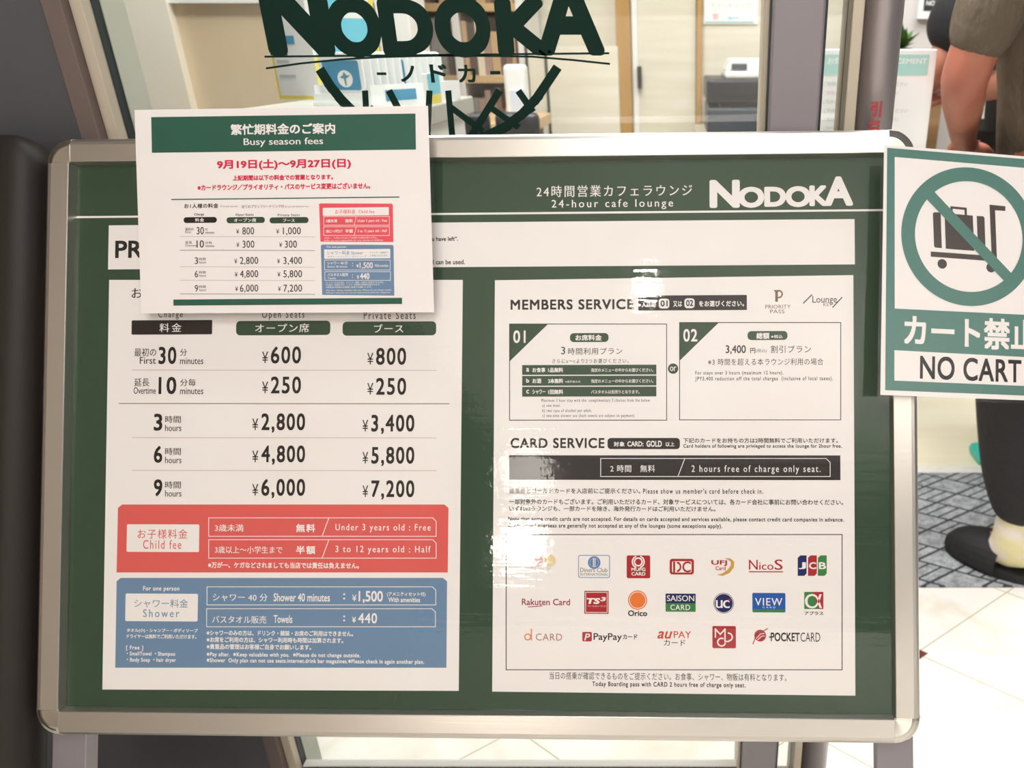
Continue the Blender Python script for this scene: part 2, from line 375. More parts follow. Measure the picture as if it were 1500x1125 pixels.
for a, b_, wd in (((535, 137), (538, 190), 9), ((572, 137), (604, 198), 10), ((629, 137), (626, 205), 9), ((657, 137), (663, 205), 9), ((663, 159), (704, 190), 9), ((729, 137), (690, 200), 11), ((722, 160), (756, 184), 9), ((762, 137), (778, 160), 10), ((545, 160), (590, 200), 9)):
    p.stroke(a, b_, wd, VIN, 1.3+.1*(a[0] % 5))
o = p.build('window_lettering'); tag(o, 'dark green cut vinyl lounge name and bowl emblem stuck on the window glass', 'window lettering')
place_origin(o, (-.28, YW+.0035, 1.0))

# ------------------------------------------------------------------ the sign stand
BP = Plane((-0.13074556, 0.10297394, 0.774), (-1.517, 1.642, -.134))
U0, U1 = BP.map(106, 640)[0], BP.map(1303, 640)[0]; V1, V0 = BP.map(700, 237)[1], BP.map(700, 1040)[1]
BM = BP.mtx(); RW = .0265
PROF = [(0, .0014), (.0016, .0092), (.0022, .0098), (.0190, .0104), (.0222, .0099), (.0248, .0080), (.0262, .0045), (RW, 0), (RW, -.012), (0, -.012)]
st = thing('sign_stand', 'silver aluminium snap frame sign stand with rounded chrome corners leaning back by the window', 'sign stand', (-.13, .45, 0))
def rail(name, p0, p1, out):
    mb = MB(BM); n = len(PROF); V = []
    for q in (p0, p1): V += [(q[0]+out[0]*t, q[1]+out[1]*t, h) for t, h in PROF]
    mb.add(V, [(i, (i+1) % n, n+(i+1) % n, n+i) for i in range(n)]+[tuple(range(n))[::-1], tuple(range(n, 2*n))], ALU)
    return mb.build(name, st)
rail('frame_rail', (U0, V1), (U1, V1), (0, 1)); rail('frame_rail', (U1, V0), (U0, V0), (0, -1))
rail('frame_rail', (U0, V0), (U0, V1), (-1, 0)); rail('frame_rail', (U1, V1), (U1, V0), (1, 0))
CP = [(0, .0098), (.0022, .0102), (.0170, .0112), (.0192, .0107), (.0215, .0095), (.0245, .0086), (.0262, .0062), (.0272, .001), (.0272, -.012), (0, -.012)]
def cap(cx, cy, a0):
    mb = MB(BM); S = 14; V = []; n = len(CP)
    for k in range(S+1):
        a = math.radians(a0+90*k/S); V += [(cx+t*math.cos(a), cy+t*math.sin(a), h) for t, h in CP]
    F = [(k*n+i, k*n+(i+1) % n, (k+1)*n+(i+1) % n, (k+1)*n+i) for k in range(S) for i in range(n)]
    mb.add(V, F+[tuple(range(n))[::-1], tuple(S*n+i for i in range(n))], CHROME)
    o = mb.build('corner_cap', st); o['label'] = 'rounded chrome corner'; return o
cap(U1, V1, 0); cap(U0, V1, 90); cap(U0, V0, 180); cap(U1, V0, 270)
MB(BM).box((U0-.02, V0-.02, -.0115), (U1+.02, V1+.02, -.0015), mat('grey_backing', (90, 88, 88), .6)).build('back_panel', st)
cv = MB(BM).add([(U0, V0, .0017), (U1, V0, .0017), (U1, V1, .0017), (U0, V1, .0017)], [(0, 1, 2, 3)], COVER)
cvo = cv.build('cover_sheet', st); cvo['label'] = 'clear glossy cover sheet'
def leg(xa, xb):
    ua, ub = BP.map(xa, 1105)[0], BP.map(xb, 1105)[0]
    base = BM @ Vector(((ua+ub)/2, V0-RW, -.02)); d = BM.to_3x3() @ Vector((0, -1, 0)); L = (base.z-.028)/-d.z
    mb = MB(BM).box((ua, V0-RW-L, -.0285), (ub, V0+.30, -.0123), STEEL); lo = mb.build('leg', st, .0012)
    f = BM @ Vector(((ua+ub)/2, V0-RW-L, -.02))
    MB().box((f.x-.02, f.y-.03, 0), (f.x+.02, f.y+.50, .028), STEEL).build('foot', lo, .003)
leg(61, 112); leg(1288, 1343)

# ------------------------------------------------------------------ the price poster inside it
b = Print(BP); b.uv([(U0, V0), (U1, V0), (U1, V1), (U0, V1)], GREEN, 0)
poster = b.build('price_poster'); tag(poster, 'large green and white lounge price poster held inside the silver frame', 'poster')
poster_loc = BP.o
place_origin(poster, poster_loc)
p = Print(BP); ya, yb = BP.map(700, 311.5)[1], BP.map(700, 314.5)[1]
p.uv([(U0, yb), (U1, yb), (U1, ya), (U0, ya)], PAPER, 1)
p.t('24時間営業カフェラウンジ', 786, 271, 1014, 288, PAPER, 1, .012, 1.25); p.t('24-hour cafe lounge', 808, 292, 986, 307, PAPER, 1, .012, 1.35)
for ch, a, b_, c, d in (('N', 1040, 264, 1083, 304), ('O', 1082, 274, 1119, 304), ('D', 1120, 274, 1151, 302.5), ('O', 1151, 273, 1187, 303), ('K', 1186, 272, 1213, 301.5), ('A', 1208, 259, 1249, 301)):
    p.t(ch, a, b_, c, d, PAPER, 1, .05, res=6)
p.build('title_lettering', poster)
p = Print(BP); p.rect(159, 325.5, 1252, 391, PAPER, 1)
p.t('PRICE', 169, 352, 262, 378, BLACK, 2, .03); p.t('Fee is charged depending on the time and remaining you have left”.', 455, 347.5, 671, 355.5, BLACK, 2, .012)
p.t('Cash or credit card can be used.', 568, 380.5, 681, 387.5, BLACK, 2, .014)
p.build('notice_strip', poster)

# price table
p = Print(BP); p.poly([(160, 410), (678, 410), (672, 1012), (150, 1010)], PAPER, 1)
p.t('お1人様の料金', 193, 421, 310, 437, BLACK)
p.t('Charge', 232, 455, 268, 468, BLACK, 2, .008, 1.3); p.t('Open Seats', 384, 455, 446, 469, BLACK, 2, .008, 1.35); p.t('Private Seats', 533, 456, 609, 467.5, BLACK, 2, .008, 1.35)
p.rrect(193, 469, 311, 490, 1.5, BLACK, 2); p.t('料金', 234, 473.5, 266, 486.5, PAPER, 3, .012, 1.35)
p.rrect(346, 470, 484, 491, 6, GREEN, 2); p.t('オープン席', 374, 474, 453, 487, PAPER, 3, .012, 1.1)
p.rrect(502, 471, 639, 491.5, 6, GREEN, 2); p.t('ブース', 548, 475, 591, 487, PAPER, 3, .012, 1.1)
def row(y, l1, l2, num, r1, r2, a, b_):
    if l1:
        p.t(l1, 197, y-13, 229 if 'の' in l1 else 219, y-1, BLACK); p.t(l2, 205 if l2 == 'First' else 196, y, 228.5, y+10, BLACK, 2, .012)
        p.t(num, 232.5, y-15, 258.5, y+10.5, BLACK, 2, .028, 1.12); nx = 264
    else:
        p.t(num, 225.5, y-15, 238, y+10, BLACK, 2, .028); nx = 242
    p.t(r1, nx, y-12, nx+(10 if len(r1) == 1 else 23), y-1.5, BLACK); p.t(r2, nx, y+1, nx+(34 if r2 == 'minutes' else 24), y+10.5 , BLACK, 2, .012)
    for s, xo in ((a, 0), (b_, 0)):
        left = s is a; big = ',' in s; ys = y+(2 if not left else 0)
        if left: c0, c1, d0, d1 = (369.5, 378.5, 383, 447) if big else (384, 393, 397, 441)
        else: c0, c1, d0, d1 = (531, 539.5, 544, 607) if big else (538, 547, 551, 595)
        p.t('¥', c0, ys-8, c1, ys+9, BLACK, 2, .012)
        p.t(s, d0, ys-15.5, d1, ys+(13 if big else 9.5), BLACK, 2, .024, 1.16, res=5)
row(523, '最初の', 'First', '30', '分', 'minutes', '600', '800 '.strip())
row(567, '延長', 'Overtime', '10', '分毎', 'minutes', '250', ' 250'.strip()+'')
row(621, None, None, '3', '時間', 'hours', '2,800', '3,400'); row(668, None, None, '6', '時間', 'hours', '4,800', '5,800'); row(717, None, None, '9', '時間', 'hours', '6,000', '7,200')
p.stroke((175, 591), (658, 591.5), 1.2, GREY, 2)
for y in (542, 641, 689):
    p.stroke((194, y), (639, y+.5), 1.0, DOTS, 2)
table = p.build('price_table', poster)
def cutbox(p, x0, y0, x1, y1, mt, l): p.poly([(x0+1, y0+5), (x0+7, y0), (x1-6, y0), (x1, y0+5), (x1-1, y1), (x0-1, y1)], mt, l)
p = Print(BP); cutbox(p, 172, 739, 657, 838.5, RED, 2); p.rrect(186, 768, 292, 808.5, 2, PAPER, 3)
p.t('お子様料金', 202, 775, 275, 789, RED, 4, .008, 1.15); p.t('Child fee', 210, 791, 266, 804, RED, 4, .012, 1.25)
for y0, y1, a, b_, c in ((758.5, 785.5, '3歳未満', '無料', 'Under 3 years old : Free'), (790.5, 817.5, '3歳以上〜小学生まで', '半額', '3 to 12 years old : Half')):
    p.outline(306, y0, 639, y1, 1, PAPER, 3, cut=5); p.stroke((482, y0), (472, y1), 1, PAPER, 3)
    p.t(a, 315, y0+9.5, 357 if len(a) < 6 else 414, y0+20, PAPER, 3, .012); p.t(b_, 434, y0+9, 462, y0+21, PAPER, 3, .03, 1.25); p.t(c, 491.5, y0+9, 631, y0+21.5, PAPER, 3, .015, 1.25)
p.t('※万が一、ケガなどされましても当店では責任は負えません。', 305, 823.5, 526, 832.5, PAPER, 3, .014)
o = p.build('child_fee_box', table); o['label'] = 'red child fee panel'
p = Print(BP); cutbox(p, 170, 846.5, 655, 978, BLUE, 2); p.rrect(184, 869.5, 290, 910, 2, PAPER, 3)
p.t('For one person', 210, 858.5, 263, 867, PAPER, 3, .012, 1.15)
p.t('シャワー料金', 197, 877.5, 276, 890, BLUE, 4, .006); p.t('Shower', 210, 892.5, 263, 904, BLUE, 4, .012, 1.35)
p.t('タオル(小)・シャンプー・ボディソープ', 186, 920.5, 290, 927, PAPER, 3); p.t('ドライヤーは無料でご利用いただけます。', 186, 929, 288, 935.5, PAPER, 3)
p.t('[ Free ]', 185, 945.5, 210, 953, PAPER, 3, .02, 1.2); p.t('・SmallTowel ・Shampoo', 186, 954.5, 257, 962, PAPER, 3, .016, 1.1); p.t('・Body Soap ・hair dryer', 186, 963.5, 258, 971, PAPER, 3, .016, 1.1)
p.outline(303.5, 859.5, 638.5, 886, 1, PAPER, 3, cut=5); p.outline(303, 891.5, 638, 918, 1, PAPER, 3, cut=5)
p.t('シャワー 40 分', 312, 869.5, 392, 880.5, PAPER, 3, .012, 1.05); p.t('Shower 40 minutes', 401, 869, 483.5, 881, PAPER, 3, .02); p.t(':', 503, 869, 505.8, 878, PAPER, 3, .02)
p.t('¥', 516, 871, 522.5, 880.5, PAPER, 3); p.t('1,500', 525.5, 865.5, 561, 883.5, PAPER, 3, .022, res=5); p.t('(アメニティセット付)', 567, 867, 623.5, 874, PAPER, 3, .006); p.t('With amenities', 569, 875, 615.5, 882, PAPER, 3, .012)
p.t('バスタオル販売', 311, 902, 390.5, 913, PAPER, 3, .012); p.t('Towels', 401, 901, 428.5, 912.5, PAPER, 3, .02); p.t(':', 503, 901.5, 505.8, 910, PAPER, 3, .02)
p.t('¥', 516, 903.5, 521.5, 912, PAPER, 3); p.t('440', 525, 898, 552.5, 913, PAPER, 3, .022, 1.1, res=5)
for y, x1, s in ((923.5, 517.5, '※シャワーのみの方は、ドリンク・雑誌・お席のご利用はできません。'), (933.5, 503, '※お席をご利用の方は、シャワー利用時も時間は加算されます。'), (943.5, 456, '※貴重品の管理はお客様ご自身でお願いします。')):
    p.t(s, 303, y, x1, y+8, PAPER, 3, .014)
p.t('※Pay after.  ※Keep valuables with you.  ※Please do not change outside.', 303, 956, 528, 963.8, PAPER, 3, .016, 1.1)
p.t('※Shower  Only plan can not use seats.internet.drink bar magazines.※Please check in again another plan.', 303, 965, 621.5, 973, PAPER, 3, .016, 1.1)
o = p.build('shower_fee_box', table); o['label'] = 'blue shower fee panel'

# members panel
p = Print(BP); p.poly([(725, 410.5), (1250, 403), (1253, 1019), (721, 1013)], PAPER, 1)
p.t('MEMBERS SERVICE', 748, 438.5, 928, 453.5, BLACK, 2, .034, 1.12, res=6)
p.rect(935, 432.5, 1094, 454.5, BLACK, 2); p.t('入店時', 940, 442.5, 961, 450, PAPER, 3, .012, 1.1)
p.rrect(965, 437.5, 980.5, 452, 4.5, PAPER, 3); p.t('01', 967.5, 440, 978, 449, BLACK, 4, .02); p.t('又は', 986, 441, 999, 449.5, PAPER, 3, .012, 1.1)
p.rrect(1002.5, 437, 1017.5, 451.5, 4.5, PAPER, 3); p.t('02', 1005, 439.5, 1015.5, 448.5, BLACK, 4, .02); p.t('をお選びください。', 1024, 440.5, 1090, 449, PAPER, 3, .014, 1.1)
p.poly([(1133,425),(1141,425),(1141,427),(1139.5,428),(1139.5,442),(1135.5,442),(1135.5,428)], BROWN, 2); p.ring(1140.5, 430.8, 4.0, 6.3, BROWN, 2, -100, 100)
p.t('PRIORITY', 1121, 446.5, 1158, 452, BROWN, 2, .0, 1.1); p.t('PASS', 1128, 453.5, 1149, 459, BROWN, 2, 0, 1.1)
p.t('Lounge', 1190, 433.5, 1226, 446.5, BLACK, 2, .004); p.t('KEY', 1206, 443.5, 1219, 448.5, GREY, 2, 0)
p.stroke((1177, 444), (1189, 432), 1.6, GREEN, 2); p.stroke((1220, 450), (1233, 436), 1.6, GREEN, 2)
p.t('CARD SERVICE', 748, 641.5, 885.5, 656.5, BLACK, 2, .034, 1.12, res=6); p.rrect(890, 641.5, 996, 657.8, 5, BLACK, 2)
p.t('対象', 899, 647, 915, 654, PAPER, 3, .014, 1.15); p.t('CARD:', 919, 646.5, 942.5, 654, PAPER, 3, .02); p.t('GOLD', 947, 645.5, 969.5, 654.5, PAPER, 3, .024); p.t('以上', 975, 647.5, 988, 654, PAPER, 3, .01)
p.t('下記のカードをお持ちの方は2時間無料でご利用いただけます。', 1001, 641.5, 1227.5, 649, BLACK, 2, .008, 1.05); p.t('Card holders of following are privieged to access the lounge for 2hour free.', 1001, 650.5, 1233, 657.5, BLACK, 2, .014, 1.12)
p.rect(746, 667, 1231, 703, BLACK, 2); p.outline(880, 671.5, 1216, 698, 1, PAPER, 3, cut=6); p.stroke((1003, 672), (993, 698), 1, PAPER, 3)
p.t('2 時間　無料', 894, 681, 959.5, 691.5, PAPER, 3, .012, 1.1); p.t('2 hours free of charge only seat.', 1013, 681.5, 1202, 694.5, PAPER, 3, .014, 1.3)
p.t('搭乗券とゴールドカードを入店前にご提示ください。', 746, 715, 938, 723, BLACK, 2, .006, 1.05); p.t("Please show us member's card before check in.", 942, 715.5, 1118, 723.3, BLACK, 2, .012, 1.3)
p.t('一部対象外のカードもございます。ご利用いただけるカード、対象サービスについては、各カード会社に事前にお問い合わせください。', 746, 731, 1235, 739.3, BLACK, 2, .006)
p.t('いずれのラウンジも、一部カードを除き、海外発行カードはご利用いただけません。', 746, 741.3, 1048, 749, BLACK, 2, .006)
p.t('Note that some credit cards are not accepted. For details on cards accepted and services available, please contact credit card companies in advance.', 744.5, 757.5, 1236, 765.2, BLACK, 2, .012, 1.12)
p.t('Cards issued overseas are generally not accepted at any of the lounges (some exceptions apply).', 744.5, 767, 1058, 774.8, BLACK, 2, .012, 1.12)
p.outline(741.5, 783, 1233.5, 981, 1.2, BLACK, 2)
for q in ():
    pass
p.t('当日の搭乗が確認できるものをご提示ください。お食事、シャワー、物販は有料となります。', 805, 985.5, 1152, 996.5, BLACK, 2, .008, 1.08); p.t('Today Boarding pass with CARD 2 hours free of charge only seat.', 867.5, 999, 1092, 1008, BLACK, 2, .014, 1.18)
p.disc(986, 540, 7.6, GREEN, 2); p.t('or', 981.5, 537, 990.5, 543.5, PAPER, 3, .014)
members = p.build('members_panel', poster)
# plan boxes
p = Print(BP); p.outline(746.5, 474.7, 976.5, 615.5, 1.1, BLACK, 2); p.poly([(746, 474.7), (803, 474.5), (746, 530)], GREEN, 2)
p.t('01', 752, 484, 770, 502.5, PAPER, 3, .024, 1.1, res=5); p.rrect(835, 488, 891.5, 501, 5.5, GREEN, 3); p.t('お席料金', 843, 490.3, 881.5, 499, PAPER, 4, .014)
p.t('3', 822, 508, 828, 519, BLACK, 2, .016); p.t('時間利用プラン', 832, 509.5, 911.5, 519.5, BLACK, 2, .006, 1.1); p.t('さらにa〜cより2つお選びください。', 809, 525.5, 921, 532, BLACK, 2, .002, 1.3)
for y, k, s1, s2, e in ((534.5, 'a', 'お食事', '1品無料', '指定のメニューの中からお選びください。'), (550.5, 'b', 'お酒', '2本無料', '指定のメニューの中からお選びください。'), (566.5, 'c', 'シャワー', '1回無料', 'バスタオルは別売りとなります。')):
    p.rect(765, y, 961.5, y+14.3, GREEN, 3); p.t(k, 771, y+(4.5 if k != 'b' else 4), 775.2, y+10, PAPER, 4, .02)
    p.t(s1, 780, y+4, 799 if s1 != 'お酒' else 793, y+11, PAPER, 4, .014); p.t(s2, 803, y+4, 825, y+11, PAPER, 4, .018); p.t(e, 866, y+4.8, 957 if len(e) > 16 else 937, y+10.3, PAPER, 4, .004)
p.t('※成年者のみ', 828, 557.3, 850.5, 560.8, PAPER, 4, 0)
for y, x1, s in ((584, 953, 'Maximum 3 hour stay with the  complimentary 2 choices from the below.'), (591.5, 821, 'a) one meal.'), (599, 867, 'b) two cans of alcohol per adult.'), (606.3, 929, 'c) one-time shower use (bath towels are subject to payment)')):
    p.t(s, 793 if y < 590 else 794.5, y, x1, y+6, BLACK, 2, .002, 1.25)
p.build('plan_box', members)
p = Print(BP); p.outline(995.5, 472.5, 1231.5, 615, 1.1, BLACK, 2); p.poly([(995, 473), (1053, 472.5), (995, 529)], GREEN, 2)
p.t('02', 1001, 482, 1021.5, 500.5, PAPER, 3, .024, 1.1, res=5); p.rrect(1095, 485, 1153.5, 498, 5.5, GREEN, 3); p.t('総額', 1108, 487.3, 1127, 496.5, PAPER, 4, .016); p.t('※税込', 1129.5, 490.5, 1146.5, 495.5, PAPER, 4, .006, 1.1)
p.t('3,400', 1063, 505.7, 1092.5, 519, BLACK, 2, .018, res=5); p.t('円', 1099, 509.8, 1106.5, 517.5, BLACK); p.t('(税込)', 1107.5, 511, 1123, 517, GREY, 2, 0); p.t('割引プラン', 1129, 506, 1188, 517, BLACK, 2, .006, 1.1)
p.t('※3 時間を超える本ラウンジ利用の場合', 1037, 525, 1206, 535, BLACK, 2, .006, 1.1)
p.t('For stays over 3 hours (maximum 12 hours).', 1018.5, 543.3, 1147.5, 550.3, BLACK, 2, .006, 1.25); p.t('JPY3,400 reduction off the total charges  (inclusive of local taxes).', 1018.5, 551.5, 1220, 559, BLACK, 2, .006, 1.25)
p.build('plan_box', members)
# card marks
def logo(f):
    q = Print(BP); f(q); q.build('card_logo', members)
def L1(q):
    q.disc(786, 821, 9, mat('print_pink', (226, 176, 170), .5, spec=.12), 2); q.disc(806, 821, 8.5, mat('print_pale_gold', (224, 202, 160), .5, spec=.12), 3); q.t('カード', 776, 829, 808, 837, mat('print_faint', (220, 210, 204), .5, spec=.12), 3)
def L2(q):
    q.rrect(847, 813, 893.5, 846.5, 3, SBLUE, 2); q.rrect(848, 814, 892.5, 845.5, 2.4, PAPER, 3); q.ring(870.5, 824, 6.6, 9.2, SBLUE, 4); q.disc(870.5, 824, 6.3, SBLUE, 4); q.rect(868.7, 817.5, 869.9, 830.5, PAPER, 5); q.rect(871.1, 817.5, 872.3, 830.5, PAPER, 5)
    q.t('Diners Club', 850, 831.5, 890, 838, GREY, 4, .004); q.t('INTERNATIONAL', 850, 839.3, 891, 843.3, GREY, 4, .004)
def L3(q):
    q.rrect(918, 813.5, 952.5, 847, 2.5, DRED, 2); q.ring(935, 823, 4.5, 6.6, PAPER, 3); q.ring(935, 823, 7.6, 9.6, PAPER, 3, 110, 250); q.ring(935, 823, 7.6, 9.6, PAPER, 3, -70, 70); q.t('MUFG', 925, 831.5, 945.5, 836.5, PAPER, 3, .02); q.t('CARD', 925, 838, 945.5, 843, PAPER, 3, .02)
def L4(q):
    q.rrect(981, 818.5, 1016.5, 841.5, 4, DRED, 2); q.rrect(984.5, 822, 1013, 838.5, 2, PAPER, 3); q.t('DC', 985.5, 822.2, 1012, 838.3, DRED, 4, .02); q.rect(985.5, 822.2, 991.5, 838.3, PAPER, 5); q.rect(986, 822.2, 989, 838.3, DRED, 6)
def L5(q):
    q.t('UFJ', 1042, 820.5, 1065, 829, DRED, 3, .016); q.t('Card', 1048, 829.5, 1063, 835, DRED, 3, .01)
    P = [(1062, 817.5), (1070, 818), (1075.5, 823), (1075, 831), (1069, 839), (1059, 843.5), (1050, 842), (1058, 840), (1066, 834.5), (1070.5, 828), (1070.5, 822.5)]
    q.poly(P, GOLD, 2)
def L6(q): q.t('N', 1097, 820, 1110, 834.5, DRED, 2, .01); q.t('ico', 1112, 824, 1133, 834.7, DRED, 2, .014); q.t('S', 1134.5, 819.5, 1146.5, 834.7, DRED, 2, .014); q.rect(1097, 836.8, 1147, 838.3, DRED, 2)
def L7(q):
    for x, c, m in ((1168.5, 'J', NAVY), (1183.5, 'C', DRED), (1198, 'B', LEAFG)): q.poly([(x+4, 813.5), (x+13, 813.5), (x+13, 840), (x+9.5, 843.5), (x, 843.5), (x, 817)], m, 2); q.t(c, x+1.5, 823.5, x+12, 833.5, PAPER, 3, .03)
def L8(q): q.t('Rakuten Card', 764.5, 877, 835, 886.5, mat('print_crimson', (156, 52, 62), .5, spec=.12), 2, .02); q.stroke((774, 889), (794, 887.6), 1.2, mat('print_crimson', (156, 52, 62), .5, spec=.12), 2)
def L9(q):
    q.rect(856, 865.5, 891.5, 899, DRED, 2); q.outline(858, 867.5, 889.5, 897, .9, PAPER, 3); q.t('TS', 859.5, 876, 879, 884.5, PAPER, 3, .035, sh=.15); q.t('3', 879.5, 874.5, 887.5, 880.5, PAPER, 3, .03, sh=.15); q.t('ティーエスキュービック', 861, 886.5, 887, 889, PAPER, 3, 0)
def L10(q): q.ring(934, 879, 12.4, 14, ORANGE, 2); q.disc(934, 879, 11.4, ORANGE, 2); q.t('Orico', 920, 894, 948, 902.5, BLACK, 2, .02)
def L11(q): q.rect(975, 869.5, 1019, 896, NAVY, 2); q.rect(975, 883.5, 1019, 896, LEAFG, 3); q.t('SAISON', 977, 872, 1017, 880.5, PAPER, 4, 0); q.t('CARD', 982, 885.5, 1011, 893.5, PAPER, 4, 0, 1.1)
def L12(q): q.disc(1060, 883.5, 15, NAVY, 2); q.disc(1060, 883.5, 14.2, PAPER, 3); q.disc(1060, 883.5, 13.4, NAVY, 4); q.t('u', 1048.5, 879, 1058.5, 890.5, PAPER, 5, .02); q.t('c', 1059, 879, 1069, 890.5, PAPER, 5, .02); q.disc(1068.5, 878.5, 2, DRED, 6)
def L13(q): q.rrect(1102, 868.5, 1150.5, 897, 2, VBLUE, 2); q.rect(1102.5, 892.5, 1150, 896.5, LEAFG, 3); q.t('VIEW', 1106, 876, 1146, 887, PAPER, 3, .012, 1.15); q.t('CARD', 1117, 888.5, 1136, 890.8, PAPER, 3, .0, 1.6)
def L14(q): q.poly([(1178, 867), (1206, 867), (1206, 892), (1178, 892)], LEAFG, 2); q.poly([(1190, 867), (1206, 867), (1206, 892), (1199, 892)], DRED, 3); q.t('α', 1179, 870, 1204, 891, PAPER, 4, .0); q.t('アプラス', 1178.5, 895.5, 1206, 901, BLACK, 2, .012)
def L15(q):
    m = mat('print_pale_orange', (222, 140, 104), .5, spec=.12); q.ring(773, 933, 3.2, 5.2, m, 2); q.stroke((778.5, 922), (778.5, 937), 2, m, 2); q.t('CARD', 785, 928, 823.5, 938.3, mat('print_grey_red', (170, 112, 106), .5, spec=.12), 2, 0, 1.1)
def L16(q): q.rrect(853, 925.5, 867, 939.5, 2, DRED, 2); q.t('P', 856, 928, 864.5, 938, PAPER, 3, .02, sh=.2); q.t('PayPay', 869.5, 927.5, 911, 940.5, BLACK, 2, .016); q.t('カード', 912.5, 929, 933.5, 936.5, BLACK, 2, .016)
def L17(q): m = mat('print_vermilion', (204, 66, 52), .5, spec=.12); q.t('au', 963, 924.5, 985, 935.5, m, 2, .03, sh=.3); q.t('PAY', 987, 924.5, 1012.5, 934.5, m, 2, .01); q.t('カード', 972.5, 937, 1004, 946, BLACK, 2, 0)
def L18(q): q.rrect(1043.5, 917, 1078, 949.5, 2, DRED, 2); q.path([(1048, 933), (1048, 921.5), (1055, 929), (1062, 921.5), (1062, 930)], 2, PAPER, 3); q.ring(1067, 933, 4.6, 6.6, PAPER, 3, -90, 100); q.stroke((1062, 930), (1062, 939.5), 2, PAPER, 3); q.stroke((1062, 939.5), (1067, 939.5), 2, PAPER, 3); q.ring(1057, 940.5, 4.6, 6.6, PAPER, 3, 60, 350)
def L19(q):
    q.disc(1113.5, 931, 8.6, DRED, 2); q.path([(1103, 943), (1106, 935), (1113, 927), (1124, 921)], 1.4, DRED, 2); q.path([(1108, 935), (1114, 928.5), (1119, 928)], 1, PAPER, 3); q.path([(1110, 937), (1116, 931.5), (1120, 931.5)], 1, PAPER, 3)
    q.rect(1126.5, 932, 1130, 934, BLACK, 2); q.t('POCKET', 1129, 926.5, 1171.5, 939.5, BLACK, 2, .032); q.t('CARD', 1172.5, 926.5, 1201.5, 940, BLACK, 2, -.006)
for f in (L1, L2, L3, L4, L5, L6, L7, L8, L9, L10, L11, L12, L13, L14, L15, L16, L17, L18, L19): logo(f)

# ------------------------------------------------------------------ laminated notice over the top rail
NP = Plane((-.39828, -.17241, .765), (1.2, 1.35, -.288), 1.006)
p = Print(NP); p.poly([(197, 161), (627, 155), (636, 457.5), (207, 459)], PAPER, 0)
notice = p.build('busy_season_notice'); tag(notice, 'white laminated sheet with a green heading hung over the top left of the silver frame', 'notice'); place_origin(notice, NP.o)
p = Print(NP); p.rect(222, 169, 609, 221.5, NGREEN, 1); p.t('繁忙期料金のご案内', 338, 181, 491, 197, PAPER, 2, .028); p.t('Busy season fees', 357, 202, 473.5, 215, PAPER, 2, .014)
p.rect(254, 437.5, 589, 446.5, NGREEN, 1); p.rect(251, 289.7, 585, 291.3, NGREEN, 1); p.build('heading_banner', notice)
p = Print(NP); p.t('9月19日(土)〜9月27日(日)', 318, 233, 514, 248.5, NREED, 1, .03); p.t('上記期間は以下の料金での営業となります。', 341, 256, 488, 264, NREED, 1, .024); p.t('※カードラウンジ／プライオリティ・パスのサービス変更はございません。', 289.5, 269, 542.5, 278, NREED, 1, .024)
o = p.build('date_lettering', notice); o['label'] = 'red date lettering'
p = Print(NP); p.t('お1人様の料金', 270, 298, 320, 305, BLACK, 1, .012, 1.1); p.t('Price per person', 323, 301, 348, 304, GREY, 1, 0); p.t('全てのプランフリードリンク付', 354, 300, 416, 304.7, BLACK, 1, 0); p.t('for you soft drinks for free', 417, 301.3, 452, 304.3, GREY, 1, 0)
p.t('Charge', 284.5, 312.3, 299, 316.5, BLACK, 1); p.t('Open Seats', 345, 312.7, 371.5, 317, BLACK, 1, .006, 1.15); p.t('Private Seats', 407, 313, 439, 316.7, BLACK, 1, .006, 1.15)
p.rrect(269, 318, 317.7, 326.5, 4, BLACK, 1); p.t('料金', 286, 319.7, 299, 324.8, PAPER, 2, .006, 1.2); p.rrect(332, 318, 388, 326.8, 4, GREEN, 1); p.t('オープン席', 343, 319.8, 375.5, 325.3, PAPER, 2, .006, 1.05); p.rrect(395, 318.2, 452, 327, 4, GREEN, 1); p.t('ブース', 414.5, 320.2, 432, 325.3, PAPER, 2, .006)
def nrow(y, l1, l2, num, r1, r2, a, b_):
    if l1: p.t(l1, 271.5, y-5, 284 if len(l1) > 2 else 281.5, y-.6, BLACK, 1, 0); p.t(l2, 271.5, y, 280 if l2 == 'First' else 288, y+3.2, BLACK, 1, 0); p.t(num, 288, y-6, 298.8, y+4.8, BLACK, 1, .016); nx = 300.5
    else: p.t(num, 285.3, y-5, 290.2, y+4.8, BLACK, 1, .016); nx = 291.5
    p.t(r1, nx, y-4.5, nx+(4 if len(r1) == 1 else 10), y-.5, BLACK, 1, 0); p.t(r2, nx+.5, y+.3, nx+(13.5 if r2 == 'minutes' else 10.5), y+4, BLACK, 1, 0)
    for s, c, d0, d1 in (a, b_): p.t('¥', c, y-3, c+4.3, y+4, BLACK, 1, 0); p.t(s, d0, y-5.6, d1, y+(6.4 if ',' in s else 5), BLACK, 1, .014, 1.05)
nrow(338.5, '最初の', 'First', '30', '分', 'minutes', ('800', 346, 355, 372.3), ('1,000', 404.7, 414.5, 440.7))
nrow(358, '延長', 'Overtime', '10', '分毎', 'minutes', ('300', 346.3, 355.3, 372.7), ('300', 409, 417.2, 435))
for k, n, a, b_ in ((382, '3', '2,800', '3,400'), (401.5, '6', '4,800', '5,800'), (422.5, '9', '6,000', '7,200')): nrow(k, None, None, n, '時間', 'hours', (a, 343.3+(k-382)*.03, 351.5, 378.3), (b_, 406+(k-382)*.03, 415.2, 442.5))
for y, m in ((346.7, DOTS), (391, DOTS), (410.7, DOTS), (366.7, GREY), (430.8, GREY)): p.stroke((264, y-.3), (461, y+.3), .8, m, 1)
p.build('fee_table', notice)
